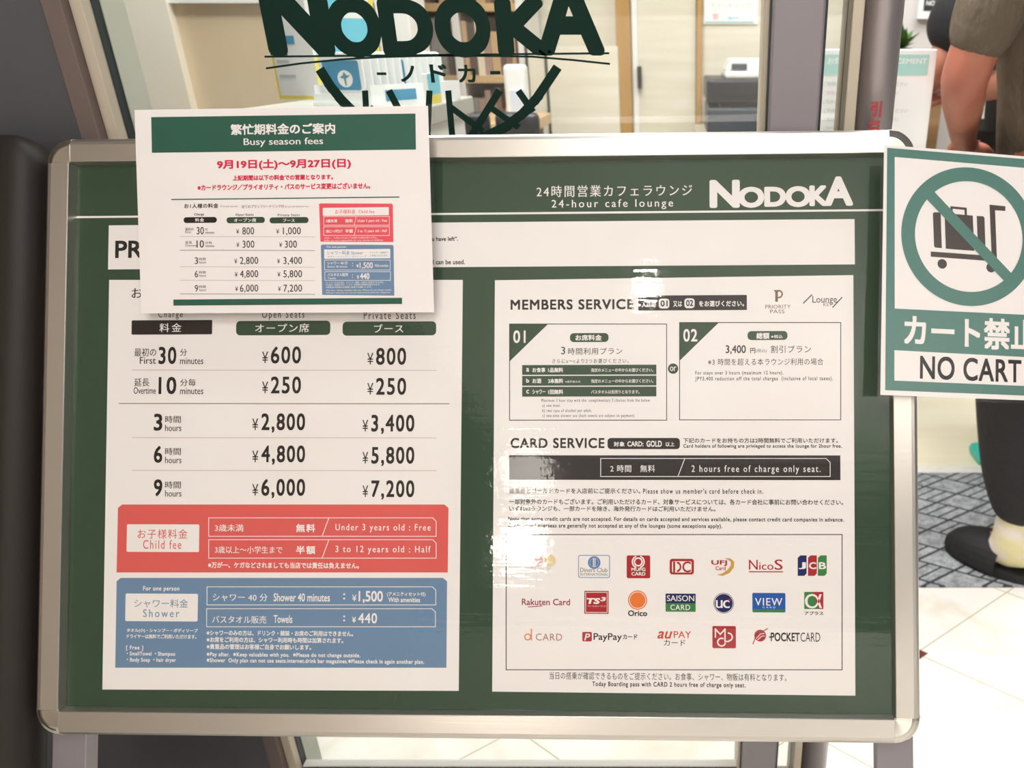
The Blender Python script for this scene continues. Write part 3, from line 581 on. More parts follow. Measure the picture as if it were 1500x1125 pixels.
p = Print(NP); p.poly([(467.5, 299), (469, 298), (574, 298.3), (575.5, 300), (576.3, 354.6), (469.5, 354)], NRED, 1); p.rrect(473, 304, 569.7, 315.8, 1, PAPER, 2); p.t('お子様料金  Child fee', 491, 306.7, 548.7, 313.2, NRED, 3, .002, 1.1)
for y, s in ((317.2, ('3歳未満', '無料', 'Under 3 years old : Free')), (332.2, ('3歳以上〜小学生まで', '半額', '3 to 12 years old : Half'))):
    p.outline(474.5, y, 570.5, y+12.8, .7, PAPER, 2); p.stroke((522, y), (519, y+12.8), .7, PAPER, 2); p.t(s[0], 477.5, y+4, 494 if len(s[0]) < 6 else 502, y+8.8, PAPER, 2, .006); p.t(s[1], 506, y+3.6, 517, y+9, PAPER, 2, .012, 1.15); p.t(s[2], 524, y+4, 567, y+9.2, PAPER, 2, .004, 1.1)
p.t('※万が一、ケガなどされましても当店では責任は負えません。', 475, 347, 553, 349.7, PAPER, 2, 0); p.t('※We are not responsible for any injuries of children.', 475, 351, 562, 353.6, PAPER, 2, 0)
o = p.build('child_fee_box', notice); o['label'] = 'small red child fee panel'
p = Print(NP); p.poly([(470, 360), (472, 358.2), (575, 358.8), (576.5, 360.5), (577.7, 433), (472, 432)], BLUE, 1); p.t('For one person', 479, 360.2, 507, 363.8, PAPER, 2, .004); p.rrect(475, 365, 571.7, 378.8, 1, PAPER, 2); p.t('シャワー料金 Shower', 479, 367.3, 532, 373.3, BLUE, 3, .0); p.t('タオル・シャンプー・ボディソープ', 480, 374.5, 537, 377, BLUE, 3, 0); p.t('ドライヤーは無料で', 542, 368.5, 569, 371.5, BLUE, 3, 0); p.t('ご利用いただけます。', 542, 373, 569, 376, BLUE, 3, 0)
p.outline(475.5, 381, 571.7, 395.5, .7, PAPER, 2); p.outline(476, 398, 572.2, 410.7, .7, PAPER, 2)
p.t('シャワー 40 分', 479.5, 383, 509.3, 387.8, PAPER, 2, .004); p.t('Shower 40 minutes', 479.5, 389, 509, 392, PAPER, 2, 0); p.t(':', 516, 385, 517.2, 390, PAPER, 2); p.t('¥', 522.3, 387, 525.3, 392, PAPER, 2); p.t('1,500', 527, 384.3, 546.3, 394.3, PAPER, 2, .016); p.t('With amenities', 549, 387, 569, 391, PAPER, 2, 0)
p.t('バスタオル販売', 480, 400, 510, 404.8, PAPER, 2, .004); p.t('Towels', 480, 406, 492, 409, PAPER, 2, 0); p.t(':', 516, 402, 517.2, 407, PAPER, 2); p.t('¥', 523, 403, 526, 408.5, PAPER, 2); p.t('440', 527.5, 400, 541.3, 409, PAPER, 2, .016)
for y, x1, s in ((412.5, 563, '※シャワーのみの方は、ドリンク・雑誌・お席のご利用はできません。'), (415.8, 557, '※お席をご利用の方は、シャワー利用時も時間は加算されます。'), (419.3, 545, '※貴重品の管理はお客様ご自身でお願いします。'), (424, 574, '※Pay after. ※Keep valuables with you. ※Please do not change outside.'), (427.5, 572, '※Shower Only plan can not use seats.internet.drink bar magazines.')): p.t(s, 477.5, y, x1, y+2.6, PAPER, 2, 0)
o = p.build('shower_fee_box', notice); o['label'] = 'small blue shower fee panel'
p = Print(NP, .0009); p.poly([(193.5, 158), (632.5, 152), (641, 461), (204, 462)], LAMINATE, 0)
o = p.build('laminate', notice); o['label'] = 'clear glossy laminate film'

# ------------------------------------------------------------------ no cart sign on the right of the frame
CPN = Plane((.26485, -.10857, .76), (-3.788, -5.806, 2.203), .972)
p = Print(CPN); p.poly([(1295, 212), (1548, 233), (1545, 588), (1289.5, 578.5)], PAPER, 0)
ncs = p.build('no_cart_sign'); tag(ncs, 'white and green laminated no cart sign fixed over the right side of the silver frame', 'sign'); place_origin(ncs, CPN.o)
p = Print(CPN); p.poly([(1299.5, 216.5), (1543, 236.5), (1540.5, 581), (1296.5, 571.5)], CGREEN, 1)
p.poly([(1310.5, 230), (1530.5, 248.5), (1529.5, 462.5), (1310.5, 452)], PAPER, 2); p.poly([(1310, 513), (1529, 524.5), (1528.5, 566.5), (1310, 557.5)], PAPER, 2)
p.build('green_border', ncs)
p = Print(CPN); p.ring(1419.3, 346.3, 78, 97.6, CGREEN, 5, n=96); p.stroke((1366, 290), (1472, 402), 15.5, CGREEN, 6); o = p.build('prohibition_ring', ncs); o['label'] = 'green ring with a diagonal bar'
ICON = mat('icon_dark_brown', (58, 46, 43), .5)
p = Print(CPN)
p.poly([(1368, 311), (1377.7, 311.3), (1379.5, 363.5), (1370, 362.8), (1368, 360.5), (1366.3, 313)], ICON, 3); p.poly([(1383.4, 312.3), (1424.8, 315.9), (1427, 367.6), (1385.2, 364.4)], ICON, 3)
p.poly([(1430.5, 316.4), (1440, 317), (1441.9, 319), (1443.6, 369), (1441.5, 371), (1432.5, 370.3)], ICON, 3)
p.path([(1393.7, 313), (1393.7, 304), (1414.2, 306), (1414.5, 314.5)], 3.4, ICON, 3)
p.poly([(1363.2, 368.5), (1454, 375), (1454, 382.8), (1363.2, 376)], ICON, 3)
p.poly([(1449.2, 299.9), (1472.5, 302.2), (1472.5, 309.2), (1457.4, 308), (1460.2, 381), (1452.5, 380)], ICON, 3)
p.disc(1380, 386.6, 6.9, ICON, 3); p.disc(1451.5, 392, 6.9, ICON, 3)
o = p.build('cart_pictogram', ncs); o['label'] = 'dark luggage cart pictogram'
p = Print(CPN); p.t('カート禁止', 1324, 464.5, 1518, 510.5, PAPER, 3, .03, res=6); p.t('NO CART', 1347.5, 524, 1496, 558, BLACK, 3, .026, 1.06, res=6); p.build('lettering', ncs)
p = Print(CPN, .0008); p.poly([(1290, 207), (1555, 229), (1551, 593.5), (1284.5, 583)], LAMINATE, 0); o = p.build('laminate', ncs); o['label'] = 'clear glossy laminate film'

# ------------------------------------------------------------------ dark rounded stand at the far left
pad = mat('dark_brown_leatherette', (38, 32, 29), .5, spec=.3, bump=((60, 60, 60), .08, .0008))
DS = Plane((-.13074556, 0.10297394, .772), (-1.517, 1.642, -.134))
dsb = DS.o+DS.ex*(-.85)
ds = thing('display_stand', 'dark brown stand with rounded top corner at far left beside the silver frame', 'display stand', (dsb.x, .45, 0))
ur = DS.map(54, 640)[0]; vt = DS.map(30, 196)[1]; vb = -.55
mb = MB(DS.mtx()); prof = []
P = [(ur-.30, vb)]+[(ur, vb)]+[(ur-.035+.035*math.cos(math.radians(a)), vt-.035+.035*math.sin(math.radians(a))) for a in range(0, 91, 10)]+[(ur-.30, vt)]
mb.prism([(a, b_, -.034) for a, b_ in P], (0, 0, .05), pad)
o = mb.build('padded_panel', ds, .022, smooth=True, seg=5)
bl = DS.mtx() @ Vector((ur-.16, vb, -.02)); MB().box((bl.x-.12, bl.y-.05, 0), (bl.x+.12, bl.y+.28, .03), pad).build('base', ds, .006)
MB().tube([(bl.x, bl.y+.02, .02), tuple(DS.mtx() @ Vector((ur-.16, vb+.03, -.02)))], .02, pad).build('pole', ds, smooth=True)

# ------------------------------------------------------------------ entrance: mat, white notice board, wall shelf, plant, poster
def carpet():
    m = bpy.data.materials.new('grey_patterned_carpet'); m.use_nodes = True; nt = m.node_tree; b = nt.nodes['Principled BSDF']
    b.inputs['Roughness'].default_value = .95; b.inputs['Specular IOR Level'].default_value = .1
    N = nt.nodes.new; L = nt.links.new
    tc = N('ShaderNodeNewGeometry'); mp = N('ShaderNodeMapping'); mp.inputs['Rotation'].default_value = (0, 0, math.radians(42)); mp.inputs['Scale'].default_value = (1, 1.25, 1)
    sep0 = N('ShaderNodeSeparateXYZ'); cmb = N('ShaderNodeCombineXYZ'); mu = N('ShaderNodeMath'); mu.operation = 'MULTIPLY'; mu.inputs[1].default_value = 1.4
    L(tc.outputs['Position'], sep0.inputs[0]); L(sep0.outputs[0], cmb.inputs[0]); L(sep0.outputs[1], mu.inputs[0]); L(mu.outputs[0], cmb.inputs[1]); L(cmb.outputs[0], mp.inputs[0])
    sp = N('ShaderNodeSeparateXYZ'); L(mp.outputs[0], sp.inputs[0])
    def mth(op, a, c=None):
        n = N('ShaderNodeMath'); n.operation = op
        for i, q in enumerate((a, c)):
            if q is None: continue
            if isinstance(q, (int, float)): n.inputs[i].default_value = q
            else: L(q, n.inputs[i])
        return n.outputs[0]
    S = .105
    u = mth('DIVIDE', mth('ADD', sp.outputs[0], 10), S); v = mth('DIVIDE', mth('ADD', sp.outputs[1], 10), S)
    par = mth('MODULO', mth('ADD', mth('FLOOR', u), mth('FLOOR', v)), 2)
    eu = mth('ABSOLUTE', mth('SUBTRACT', mth('FRACT', u), .5)); ev = mth('ABSOLUTE', mth('SUBTRACT', mth('FRACT', v), .5))
    edge = mth('GREATER_THAN', mth('MAXIMUM', eu, ev), .455)
    st1 = mth('GREATER_THAN', mth('ABSOLUTE', mth('SUBTRACT', mth('FRACT', mth('MULTIPLY', u, 3)), .5)), .40)
    row3 = mth('LESS_THAN', mth('MODULO', mth('FLOOR', v), 3), .5)
    line = mth('MAXIMUM', edge, mth('MULTIPLY', st1, mth('MULTIPLY', par, 1)))
    no = N('ShaderNodeTexNoise'); no.inputs['Scale'].default_value = 260; no.inputs['Detail'].default_value = 3; L(tc.outputs['Position'], no.inputs['Vector'])
    no2 = N('ShaderNodeTexNoise'); no2.inputs['Scale'].default_value = 40; no2.inputs['Detail'].default_value = 3; L(tc.outputs['Position'], no2.inputs['Vector'])
    r = N('ShaderNodeValToRGB'); L(mth('MULTIPLY', mth('ADD', no.outputs['Fac'], no2.outputs['Fac']), .5), r.inputs[0]); e = r.color_ramp.elements
    e[0].position = .38; e[0].color = lin((124, 128, 132))+(1,); e[1].position = .62; e[1].color = lin((184, 188, 192))+(1,)
    n = N('ShaderNodeMix'); n.data_type = 'RGBA'; L(line, n.inputs[0]); L(r.outputs[0], n.inputs[6]); n.inputs[7].default_value = lin((62, 64, 68))+(1,); L(n.outputs[2], b.inputs['Base Color'])
    bp = N('ShaderNodeBump'); bp.inputs['Strength'].default_value = .5; bp.inputs['Distance'].default_value = .002; L(no.outputs['Fac'], bp.inputs['Height']); L(bp.outputs[0], b.inputs['Normal'])
    return m
y0, y1 = on_z(1430, 858, .006).y, on_z(1430, 692, .006).y
rug = MB().box((.33, y0, 0), (1.75, y1, .006), carpet()).build('entrance_mat', None, .002); tag(rug, 'grey diamond patterned entrance mat lying on the floor under the person', 'mat')
place_origin(rug, (1.04, (y0+y1)/2, 0))

# white notice board on a stand, in the doorway beyond the post
YN = 1.50
a, b_ = on_y(1198, 72, YN), on_y(1374, 72, YN); zb = .62
nb = thing('notice_board', 'white notice board with pale teal heading on a stand between the post and the person', 'notice board', ((a.x+b_.x)/2, YN, 0))
PT = mat('board_white', (240, 241, 240), .5); TEAL = mat('pale_teal', (168, 214, 208), .5); FAINT = mat('faint_print', (190, 196, 194), .5); PINKT = mat('faint_red_print', (226, 190, 190), .5)
MB().box((a.x, YN, zb), (b_.x, YN+.012, a.z), PT).build('panel', nb, .002)
PN = Plane((0, 0, 1), (0, 0, 0)); PN.o = Vector((0, YN-.0004, 1)); PN.ex = Vector((1, 0, 0)); PN.ey = Vector((0, 0, 1)); PN.n = Vector((0, -1, 0))
q = Print(PN); q.rect(1206, 80, 1360, 110, TEAL, 1); q.t('お知らせ ANNOUNCEMENT', 1212, 84, 1358, 94, PT, 2, .02)
for i in range(6):
    q.t('ご利用のお客様は受付までお越しください', 1206, 120+i*13, 1330-(i % 3)*14, 126+i*13, PINKT if i == 1 else FAINT, 2, 0)
q.build('printing', nb)
MB().box((a.x+.02, YN+.014, .0), (a.x+.04, YN+.03, a.z-.05), STEEL).box((a.x-.06, YN-.10, 0), (a.x+.10, YN+.12, .012), STEEL).build('stand', nb, .002)

WOOD = mat('mid_wood', (176, 142, 104), .45, var=((3, 30, 30), .25, (150, 116, 80)))
WOODD = mat('dark_wood', (128, 98, 74), .5, var=((3, 30, 30), .25, (104, 78, 58)))
ca = on_y(1306, 120, 2.45); cb = on_y(1384, 120, 2.45)
cbn = thing('reception_cabinet', 'brown wooden cabinet with dark plinth standing behind the white notice board', 'cabinet', ((ca.x+cb.x)/2, 2.45, 0))
MB().box((ca.x, 2.45, .70), (cb.x, 2.60, 1.075), WOOD).box((ca.x-.01, 2.44, 1.075), (cb.x+.01, 2.61, 1.09), WOODD).build('body', cbn, .003)
MB().box((ca.x+.01, 2.46, 0), (cb.x-.01, 2.6, .70), mat('black_plinth', (34, 32, 34), .5)).build('plinth', cbn, .003)
pl = on_y(1322, 68, 2.50)
pp = thing('potted_plant', 'small green leafy plant in a dark pot on the wooden cabinet', 'potted plant', (pl.x-.004, 2.50, 1.09))
MB().tube([(pl.x-.004, 2.50, 1.09), (pl.x-.004, 2.50, 1.15)], [.026, .034], mat('dark_pot', (44, 42, 44), .5), 20).build('pot', pp, smooth=True)
LF = mat('leaf_green', (74, 124, 52), .45, var=((30, 30, 30), .2, (52, 96, 40))); mb = MB()
for i in range(26):
    an = random.uniform(0, 6.28); el = random.uniform(.5, 1.4); ln = random.uniform(.05, .10); d = Vector((math.cos(an)*math.cos(el), math.sin(an)*math.cos(el), math.sin(el)))
    s_ = Vector((-math.sin(an), math.cos(an), 0)); o0 = Vector((pl.x-.004, 2.50, 1.145)); pts = [o0, o0+d*ln*.5+s_*.013, o0+d*ln+Vector((0, 0, -.012)), o0+d*ln*.5-s_*.013, o0+d*ln*.5+Vector((0, 0, -.005))]
    mb.add(pts, [(0, 1, 4), (1, 2, 4), (2, 3, 4), (3, 0, 4)], LF)
mb.build('leaves', pp)
# framed poster on the grey wall
fa, fb = on_y(1350, -40, 2.615), on_y(1402, 28, 2.615)
fp = thing('framed_poster', 'white poster with a dark block and lounge name on the pale grey wall', 'poster', ((fa.x+fb.x)/2, 2.615, fb.z))
MB().box((fa.x, 2.605, fb.z), (fb.x, 2.62, fa.z), PT).build('panel', fp, .001)
PF = Plane((0, 0, 1), (0, 0, 0)); PF.o = Vector((0, 2.6045, 1)); PF.ex = Vector((1, 0, 0)); PF.ey = Vector((0, 0, 1)); PF.n = Vector((0, -1, 0))
q = Print(PF); q.rect(1355, -34, 1397, 16, mat('poster_dark', (52, 58, 58), .5), 1); q.t('NODOKA', 1357, 1, 1393, 8, PT, 2, .02); q.t('cafe lounge', 1366, 10, 1388, 13, PT, 2, 0); q.build('printing', fp)
# teal slipper box corner
tb = on_z(1437, 692, 0)
bxx = MB().box((tb.x, tb.y+.03, 0), (tb.x+.09, tb.y+.13, .04), mat('teal_plastic', (64, 190, 170), .4)).build('storage_box', None, .02, seg=4); tag(bxx, 'small teal plastic box on the pale wood floor behind the trouser leg', 'box'); place_origin(bxx, (tb.x+.045, tb.y+.08, 0))

# ------------------------------------------------------------------ lounge behind the glass
# white counter under the lettering
CT = 1.068; CL = on_z(404, 152, 1.068).x; CR = on_z(624, 156, 1.068).x
cn = thing('reception_counter', 'low white reception counter top behind the window under the lettering', 'counter', (-.55, 1.4, 0))
MB().box((CL, 1.20, CT-.03), (CR, 1.53, CT), mat('light_grey_top', (176, 175, 168), .35)).build('counter_top', cn, .003)
MB().box((CL+.01, 1.215, 0), (CR-.015, 1.51, CT-.03), WHITE).build('body', cn, .002)
# brochure display
YEL = mat('yellow_edge', (236, 218, 92), .4); CY = mat('cyan_print', (112, 200, 222), .45); MBLUE = mat('mid_blue', (70, 150, 190), .45)
YL = 1.44
def panel(name, pts, ym, th=.004): return None
la, lb, lc = on_y(410, 143, YL), on_y(470, 143, YL-.03), on_y(566, 143, YL+.05)
br = thing('brochure_display', 'white leaflet display with yellow edges and blue print standing on the counter', 'leaflet display', (lb.x, YL, CT))
top = 1.36
def page(p0, p1, name, cols):
    u = (Vector((p1.x, p1.y, 0))-Vector((p0.x, p0.y, 0))); L = u.length; u.normalize(); n = Vector((u.y, -u.x, 0)); n = n if n.y < 0 else -n
    M = Matrix.Identity(4)
    for i, v in enumerate((u, Vector((0, 0, 1)), n, Vector((p0.x, p0.y, CT)))):
        for k in range(3): M[k][i] = v[k]
    mb = MB(M); H = top-CT; mb.box((0, 0, -.004), (L, H, 0), SHWHITE)
    for x0, z0, x1, z1, mt, h in cols: mb.add([(x0*L, z0*H, h), (x1*L, z0*H, h), (x1*L, z1*H, h), (x0*L, z1*H, h)], [(0, 1, 2, 3)], mt)
    mb.build(name, br)
page(la, lb, 'page', [(0, 0, .05, 1, YEL, .0004), (0, 0, 1, .02, YEL, .0005), (.1, .30, .62, .345, MBLUE, .0006), (.1, .2, .4, .215, FAINT, .0006), (.1, .12, .5, .135, FAINT, .0006), (.15, .55, .8, .8, mat('dim_photo', (190, 176, 170), .5), .0006)])
page(lb, lc, 'page', [(0, .0, .9, .23, YEL, .0004), (.05, .24, .86, .44, CY, .0005), (.05, .44, .86, .47, SHWHITE, .0006), (.05, .47, .86, .56, CY, .0005), (.05, .56, .86, .62, YEL, .0006), (.93, 0, 1, 1, YEL, .0004)])
# tray of seat tags
TW = mat('glossy_white_plastic', (238, 240, 240), .25); TB = mat('tag_blue', (62, 140, 178), .4); TG = mat('tag_leaf', (88, 140, 160), .5)
t0 = on_y(474, 140, 1.26); tr = thing('tag_tray', 'white tray with a blue label standing on the counter and holding tags', 'tray', (t0.x+.1, 1.34, CT))
dv = Vector((.0064, .0150, 0)); sv = Vector((1, -.12, 0)).normalized(); nv = Vector((-sv.y*-1, -1, 0)); nv = Vector((sv.y, -sv.x, 0))
def tmat(k):
    M = Matrix.Identity(4); o = Vector((t0.x, 1.26, CT+.018))+dv*k
    for i, v in enumerate((sv, Vector((0, 0, 1)), nv, o)):
        for j in range(3): M[j][i] = v[j]
    return M
mb = MB(tmat(0)); W = .070
mb.box((-.012, -.018, -.005), (W+.012, -.012, .012), TW)
e0 = tmat(0) @ Vector((W+.01, -.018, .008)); e1 = tmat(12) @ Vector((W+.012, -.018, -.01)); f0 = tmat(0) @ Vector((-.01, -.018, .008)); f1 = tmat(12) @ Vector((-.012, -.018, -.01))
for p0, p1 in ((e0, e1), (f0, f1), (e1, f1), (f0, e0)):
    d = (p1-p0).normalized(); n = Vector((-d.y, d.x, 0))*.002; hh = .030 if p0 is not f0 or p1 is not e0 else .018
    mb2 = [p0-n, p1-n, p1+n, p0+n]; mb.M = Matrix.Identity(4); mb.prism(mb2, (0, 0, hh), TW)
mb.build('tray', tr)
mb = MB(); d = (e1-e0).normalized(); n = Vector((d.y, -d.x, 0))*.0025
A, B = e0+d*.03, e0+d*.10
mb.add([A+n+Vector((0, 0, .006)), B+n+Vector((0, 0, .006)), B+n+Vector((0, 0, .022)), A+n+Vector((0, 0, .022))], [(0, 1, 2, 3)], TB); mb.build('label', tr)
def rr(w, h, r, n=6):
    P = []
    for cx, cy, a0 in ((w-r, h-r, 0), (r, h-r, 90), (r, r, 180), (w-r, r, 270)): P += [(cx+r*math.cos(math.radians(a0+90*k/n)), cy+r*math.sin(math.radians(a0+90*k/n))) for k in range(n+1)]
    return P
for k in range(12):
    M = tmat(k); o = M.translation.copy()
    r = thing('seat_tag', 'foremost white seat tag with blue face and round emblem in the tray' if k == 0 else 'white rounded seat tag in the row behind the blue faced one', 'tag', o, group='tags in the white tray')
    mb = MB(M); mb.prism([(x, y, -.0055) for x, y in rr(W, .058, .011)], (0, 0, .0055), TW); mb.build('body', r, .0012)
    if k not in (0, 6): continue
    mb = MB(M); mb.add([(x+.006, y+.005, .0004) for x, y in rr(W-.012, .042, .004)], [tuple(range(28))], TB); fc = mb.build('face', r); fc['label'] = 'blue face'
    if k: continue
    mb = MB(M); mb.add([(.040+.012*math.cos(a*.2618), .021+.012*math.sin(a*.2618), .0007) for a in range(24)], [tuple(range(24))], TW)
    mb.add([(.039, .011, .0009), (.041, .011, .0009), (.0415, .021, .0009), (.049, .026, .0009), (.043, .026, .0009), (.039, .031, .0009), (.037, .026, .0009), (.031, .023, .0009), (.038, .021, .0009)], [tuple(range(9))], TG); mb.build('emblem', r)
# slim card at the right end of the counter
ce = on_y(628, 150, 1.30); cd_ = thing('counter_card', 'slim white card with blue and yellow end standing right of the tag tray', 'card stand', (ce.x, 1.30, CT))
MB().box((ce.x-.004, 1.295, CT), (ce.x+.004, 1.345, CT+.045), TW).build('panel', cd_, .001)
MB().box((ce.x+.0042, 1.295, CT+.014), (ce.x+.008, 1.345, CT+.045), CY).box((ce.x+.0042, 1.295, CT), (ce.x+.008, 1.345, CT+.014), YEL).build('edge_strip', cd_)

# bookcase with books
YS = 2.55
xa, xb = on_y(592, 90, YS).x, on_y(770, 90, YS).x
bc = thing('bookcase', 'tall pale wooden bookcase with white uprights behind the window lettering', 'bookcase', ((xa+xb)/2, YS+.14, 0))
PALE = mat('pale_shelf_wood', (214, 184, 140), .5, var=((3, 30, 30), .25, (198, 164, 118)))
ux = [xa, xa+(xb-xa)*.42, xb-.02]
for x in ux: MB().box((x, YS, 0), (x+.022, YS+.28, 2.2), WHITE if x != ux[0] else SHWHITE).build('upright', bc, .002)
MB().box((xa, YS+.272, 0), (xb, YS+.28, 2.2), WOODD).build('back_panel', bc)
shz = [.05+.20*i for i in range(11)]
for z in shz: MB().box((xa, YS+.004, z), (xb, YS+.27, z+.022), PALE).build('shelf', bc, .001)
BCOL = [mat('book_%s' % n, c, .5) for n, c in (('brown', (138, 106, 84)), ('tan', (198, 164, 124)), ('grey', (150, 146, 142)), ('cream', (226, 214, 190)), ('dark', (92, 74, 66)), ('mauve', (168, 138, 126)))]
PG = mat('book_pages', (228, 220, 200), .7)
for si, z in enumerate(shz[4:9]):
    for c in range(2):
        x = ux[c]+.026; end = ux[c+1]-.004
        while x < end-.012:
            if random.random() < .16: x += random.uniform(.02, .06); continue
            t_, h, d = random.uniform(.010, .026), random.uniform(.10, .165), random.uniform(.12, .18)
            if x+t_ > end: break
            col = random.choice(BCOL); z0 = z+.022
            r = thing('book', 'closed book standing upright on the pale bookcase behind the window lettering', 'book', (x+t_/2, YS+.03, z0), group='books on the pale bookcase')
            MB().box((x, YS+.02, z0), (x+.0015, YS+.02+d, z0+h), col).box((x+t_-.0015, YS+.02, z0), (x+t_, YS+.02+d, z0+h), col).box((x, YS+.018, z0), (x+t_, YS+.02, z0+h), col).build('cover', r)
            MB().box((x+.0015, YS+.021, z0+.002), (x+t_-.0015, YS+.017+d, z0+h-.003), PG).build('pages', r)
            x += t_+.0012
# glazed partition edge lines right of the bookcase
for n, px in enumerate((772, 800)):
    g = on_y(px, 100, 2.50); tag(bx('trim_%d' % (8+n), (g.x-.004, 2.50, 0), (g.x+.004, 2.52, 1.16), mat('dark_partition_edge', (54, 58, 50), .5)), kind='structure')
pt = on_y(772, 85, 2.51); pt2 = on_y(905, 85, 2.51)
tag(bx('wall_partition', (pt.x+.004, 2.505, 0), (pt2.x, 2.53, 1.155), CREAM), kind='structure')
# bar table with chairs in front of the bookcase
ta, tb_ = on_y(605, 150, 2.05), on_y(772, 150, 2.05)
dk = thing('bar_table', 'wooden bar table in front of the bookcase', 'table', ((ta.x+tb_.x)/2, 2.2, 0))
dk['label'] = 'pale wooden bar table standing in front of the bookcase'
MB().box((ta.x, 2.05, .945), (tb_.x, 2.40, .975), PALE).build('table_top', dk, .003)
for x in (ta.x+.02, tb_.x-.05):
    for y in (2.07, 2.35): MB().box((x, y, 0), (x+.03, y+.03, .945), WOODD).build('leg', dk, .002)
BK = mat('black_leather', (38, 38, 44), .38)
def chair(px, lab, wd):
    c = on_y(px, 172, 1.86)
    r = thing('bar_chair', lab, 'chair', (c.x, 1.86, 0), group='black chairs at the bar table')
    MB().box((c.x-wd/2, 1.84, .80), (c.x+wd/2, 1.875, c.z+.012), BK).build('backrest', r, .014, smooth=False, seg=4)
    MB().box((c.x-wd/2, 1.86, .62), (c.x+wd/2, 2.02, .67), BK).build('seat', r, .015, seg=3)
    for sx in (-1, 1):
        for y in (1.875, 2.0): MB().tube([(c.x+sx*wd*.4, y, 0), (c.x+sx*wd*.36, y, .63)], .009, STEEL, 10).build('leg', r)
chair(684, 'black bar chair backrest seen left of the other behind the window emblem', .105)
chair(758, 'black bar chair seen beside the pale wall behind the window emblem', .10)
wd = on_y(759, 150, 2.15)
ds_ = thing('dispenser', 'white upright dispenser standing on the bar table before the bookcase', 'dispenser', (wd.x, 2.15, .975))
MB().box((wd.x-.028, 2.12, .975), (wd.x+.028, 2.18, on_y(759, 94, 2.15).z), SHWHITE).build('body', ds_, .012, seg=4)
MB().box((wd.x-.012, 2.116, .985), (wd.x+.026, 2.121, 1.05), mat('pale_blue_label', (214, 220, 236), .4)).build('label', ds_)

# printer on a cabinet, paper notice on the wall
YP = 2.40
pa, pb = on_y(1035, 116, YP), on_y(1210, 116, YP); zt, zm, zb = on_y(1060, 116, YP).z, on_y(1060, 158, YP).z, on_y(1060, 190, YP).z-.02
pc = thing('printer_cabinet', 'pale low cabinet carrying the black printer', 'cabinet', ((pa.x+pb.x)/2, 2.6, 0))
pc['label'] = 'pale low wooden cabinet under the black printer against the back wall'
MB().box((pa.x-.03, YP-.02, .06), (pb.x+.03, YB-.02, zb), CREAM).build('body', pc, .003)
MB().box((pa.x, YP+.01, 0), (pb.x, YB-.04, .06), WOODD).build('plinth', pc)
pr = thing('printer', 'black office printer with a white document feeder on the pale cabinet', 'printer', ((pa.x+pb.x)/2, 2.58, zb))
PBK = mat('printer_black', (32, 33, 38), .4); PGR = mat('printer_grey', (62, 68, 78), .45)
MB().box((pa.x, YP, zm+.012), (pb.x, YP+.38, zt), PBK).build('body', pr, .008)
MB().box((pa.x+.012, YP-.003, zm+.03), (pb.x-.02, YP+.002, zt-.02), mat('printer_slot', (16, 16, 18), .5)).build('output_slot', pr)
MB().box((pa.x+.004, YP-.01, zb), (pb.x-.004, YP+.38, zm), PGR).build('paper_tray', pr, .006)
MB().box((pa.x+.04, YP+.01, zm-.005), (pb.x-.04, YP+.36, zm+.02), PBK).build('waist', pr)
fd = MB(); z1 = on_y(1070, 84, YP).z; fd.box((pa.x+.055, YP+.03, zt), (pb.x-.01, YP+.33, zt+.02), SHWHITE); fd.prism([(pa.x+.055, YP+.06, zt+.02), (pb.x-.01, YP+.06, zt+.02), (pb.x-.01, YP+.06, z1-.005), (pa.x+.075, YP+.06, z1-.005)], (0, .24, 0), SHWHITE); fd.build('document_feeder', pr, .006)
MB().box((pa.x+.075, YP+.052, zt+.024), (pa.x+.12, YP+.061, z1-.018), PGR).build('feeder_hinge', pr)
wb = on_y(1113, 180, YP-.1)
na, nb_ = on_y(1031, -30, YB-.004), on_y(1110, 35, YB-.004)
wn = thing('wall_notice', 'white paper notice with a teal bottom line on the cream wall above the printer', 'notice', ((na.x+nb_.x)/2, YB-.004, nb_.z))
MB().box((na.x, YB-.006, nb_.z), (nb_.x, YB-.001, na.z), PT).build('paper', wn)
PL = Plane((0, 0, 1), (0, 0, 0)); PL.o = Vector((0, YB-.0065, 1)); PL.ex = Vector((1, 0, 0)); PL.ey = Vector((0, 0, 1)); PL.n = Vector((0, -1, 0))
q = Print(PL); q.rect(1033, 31.5, 1104, 33.5, mat('teal_line', (120, 178, 174), .5), 1); q.t('ご案内', 1058, 24, 1082, 29, CY, 1, .0); q.rect(1044, 20, 1052, 29, PINKT, 1); q.t('フリードリンク', 1040, 4, 1100, 11, FAINT, 1, 0); q.build('printing', wn)

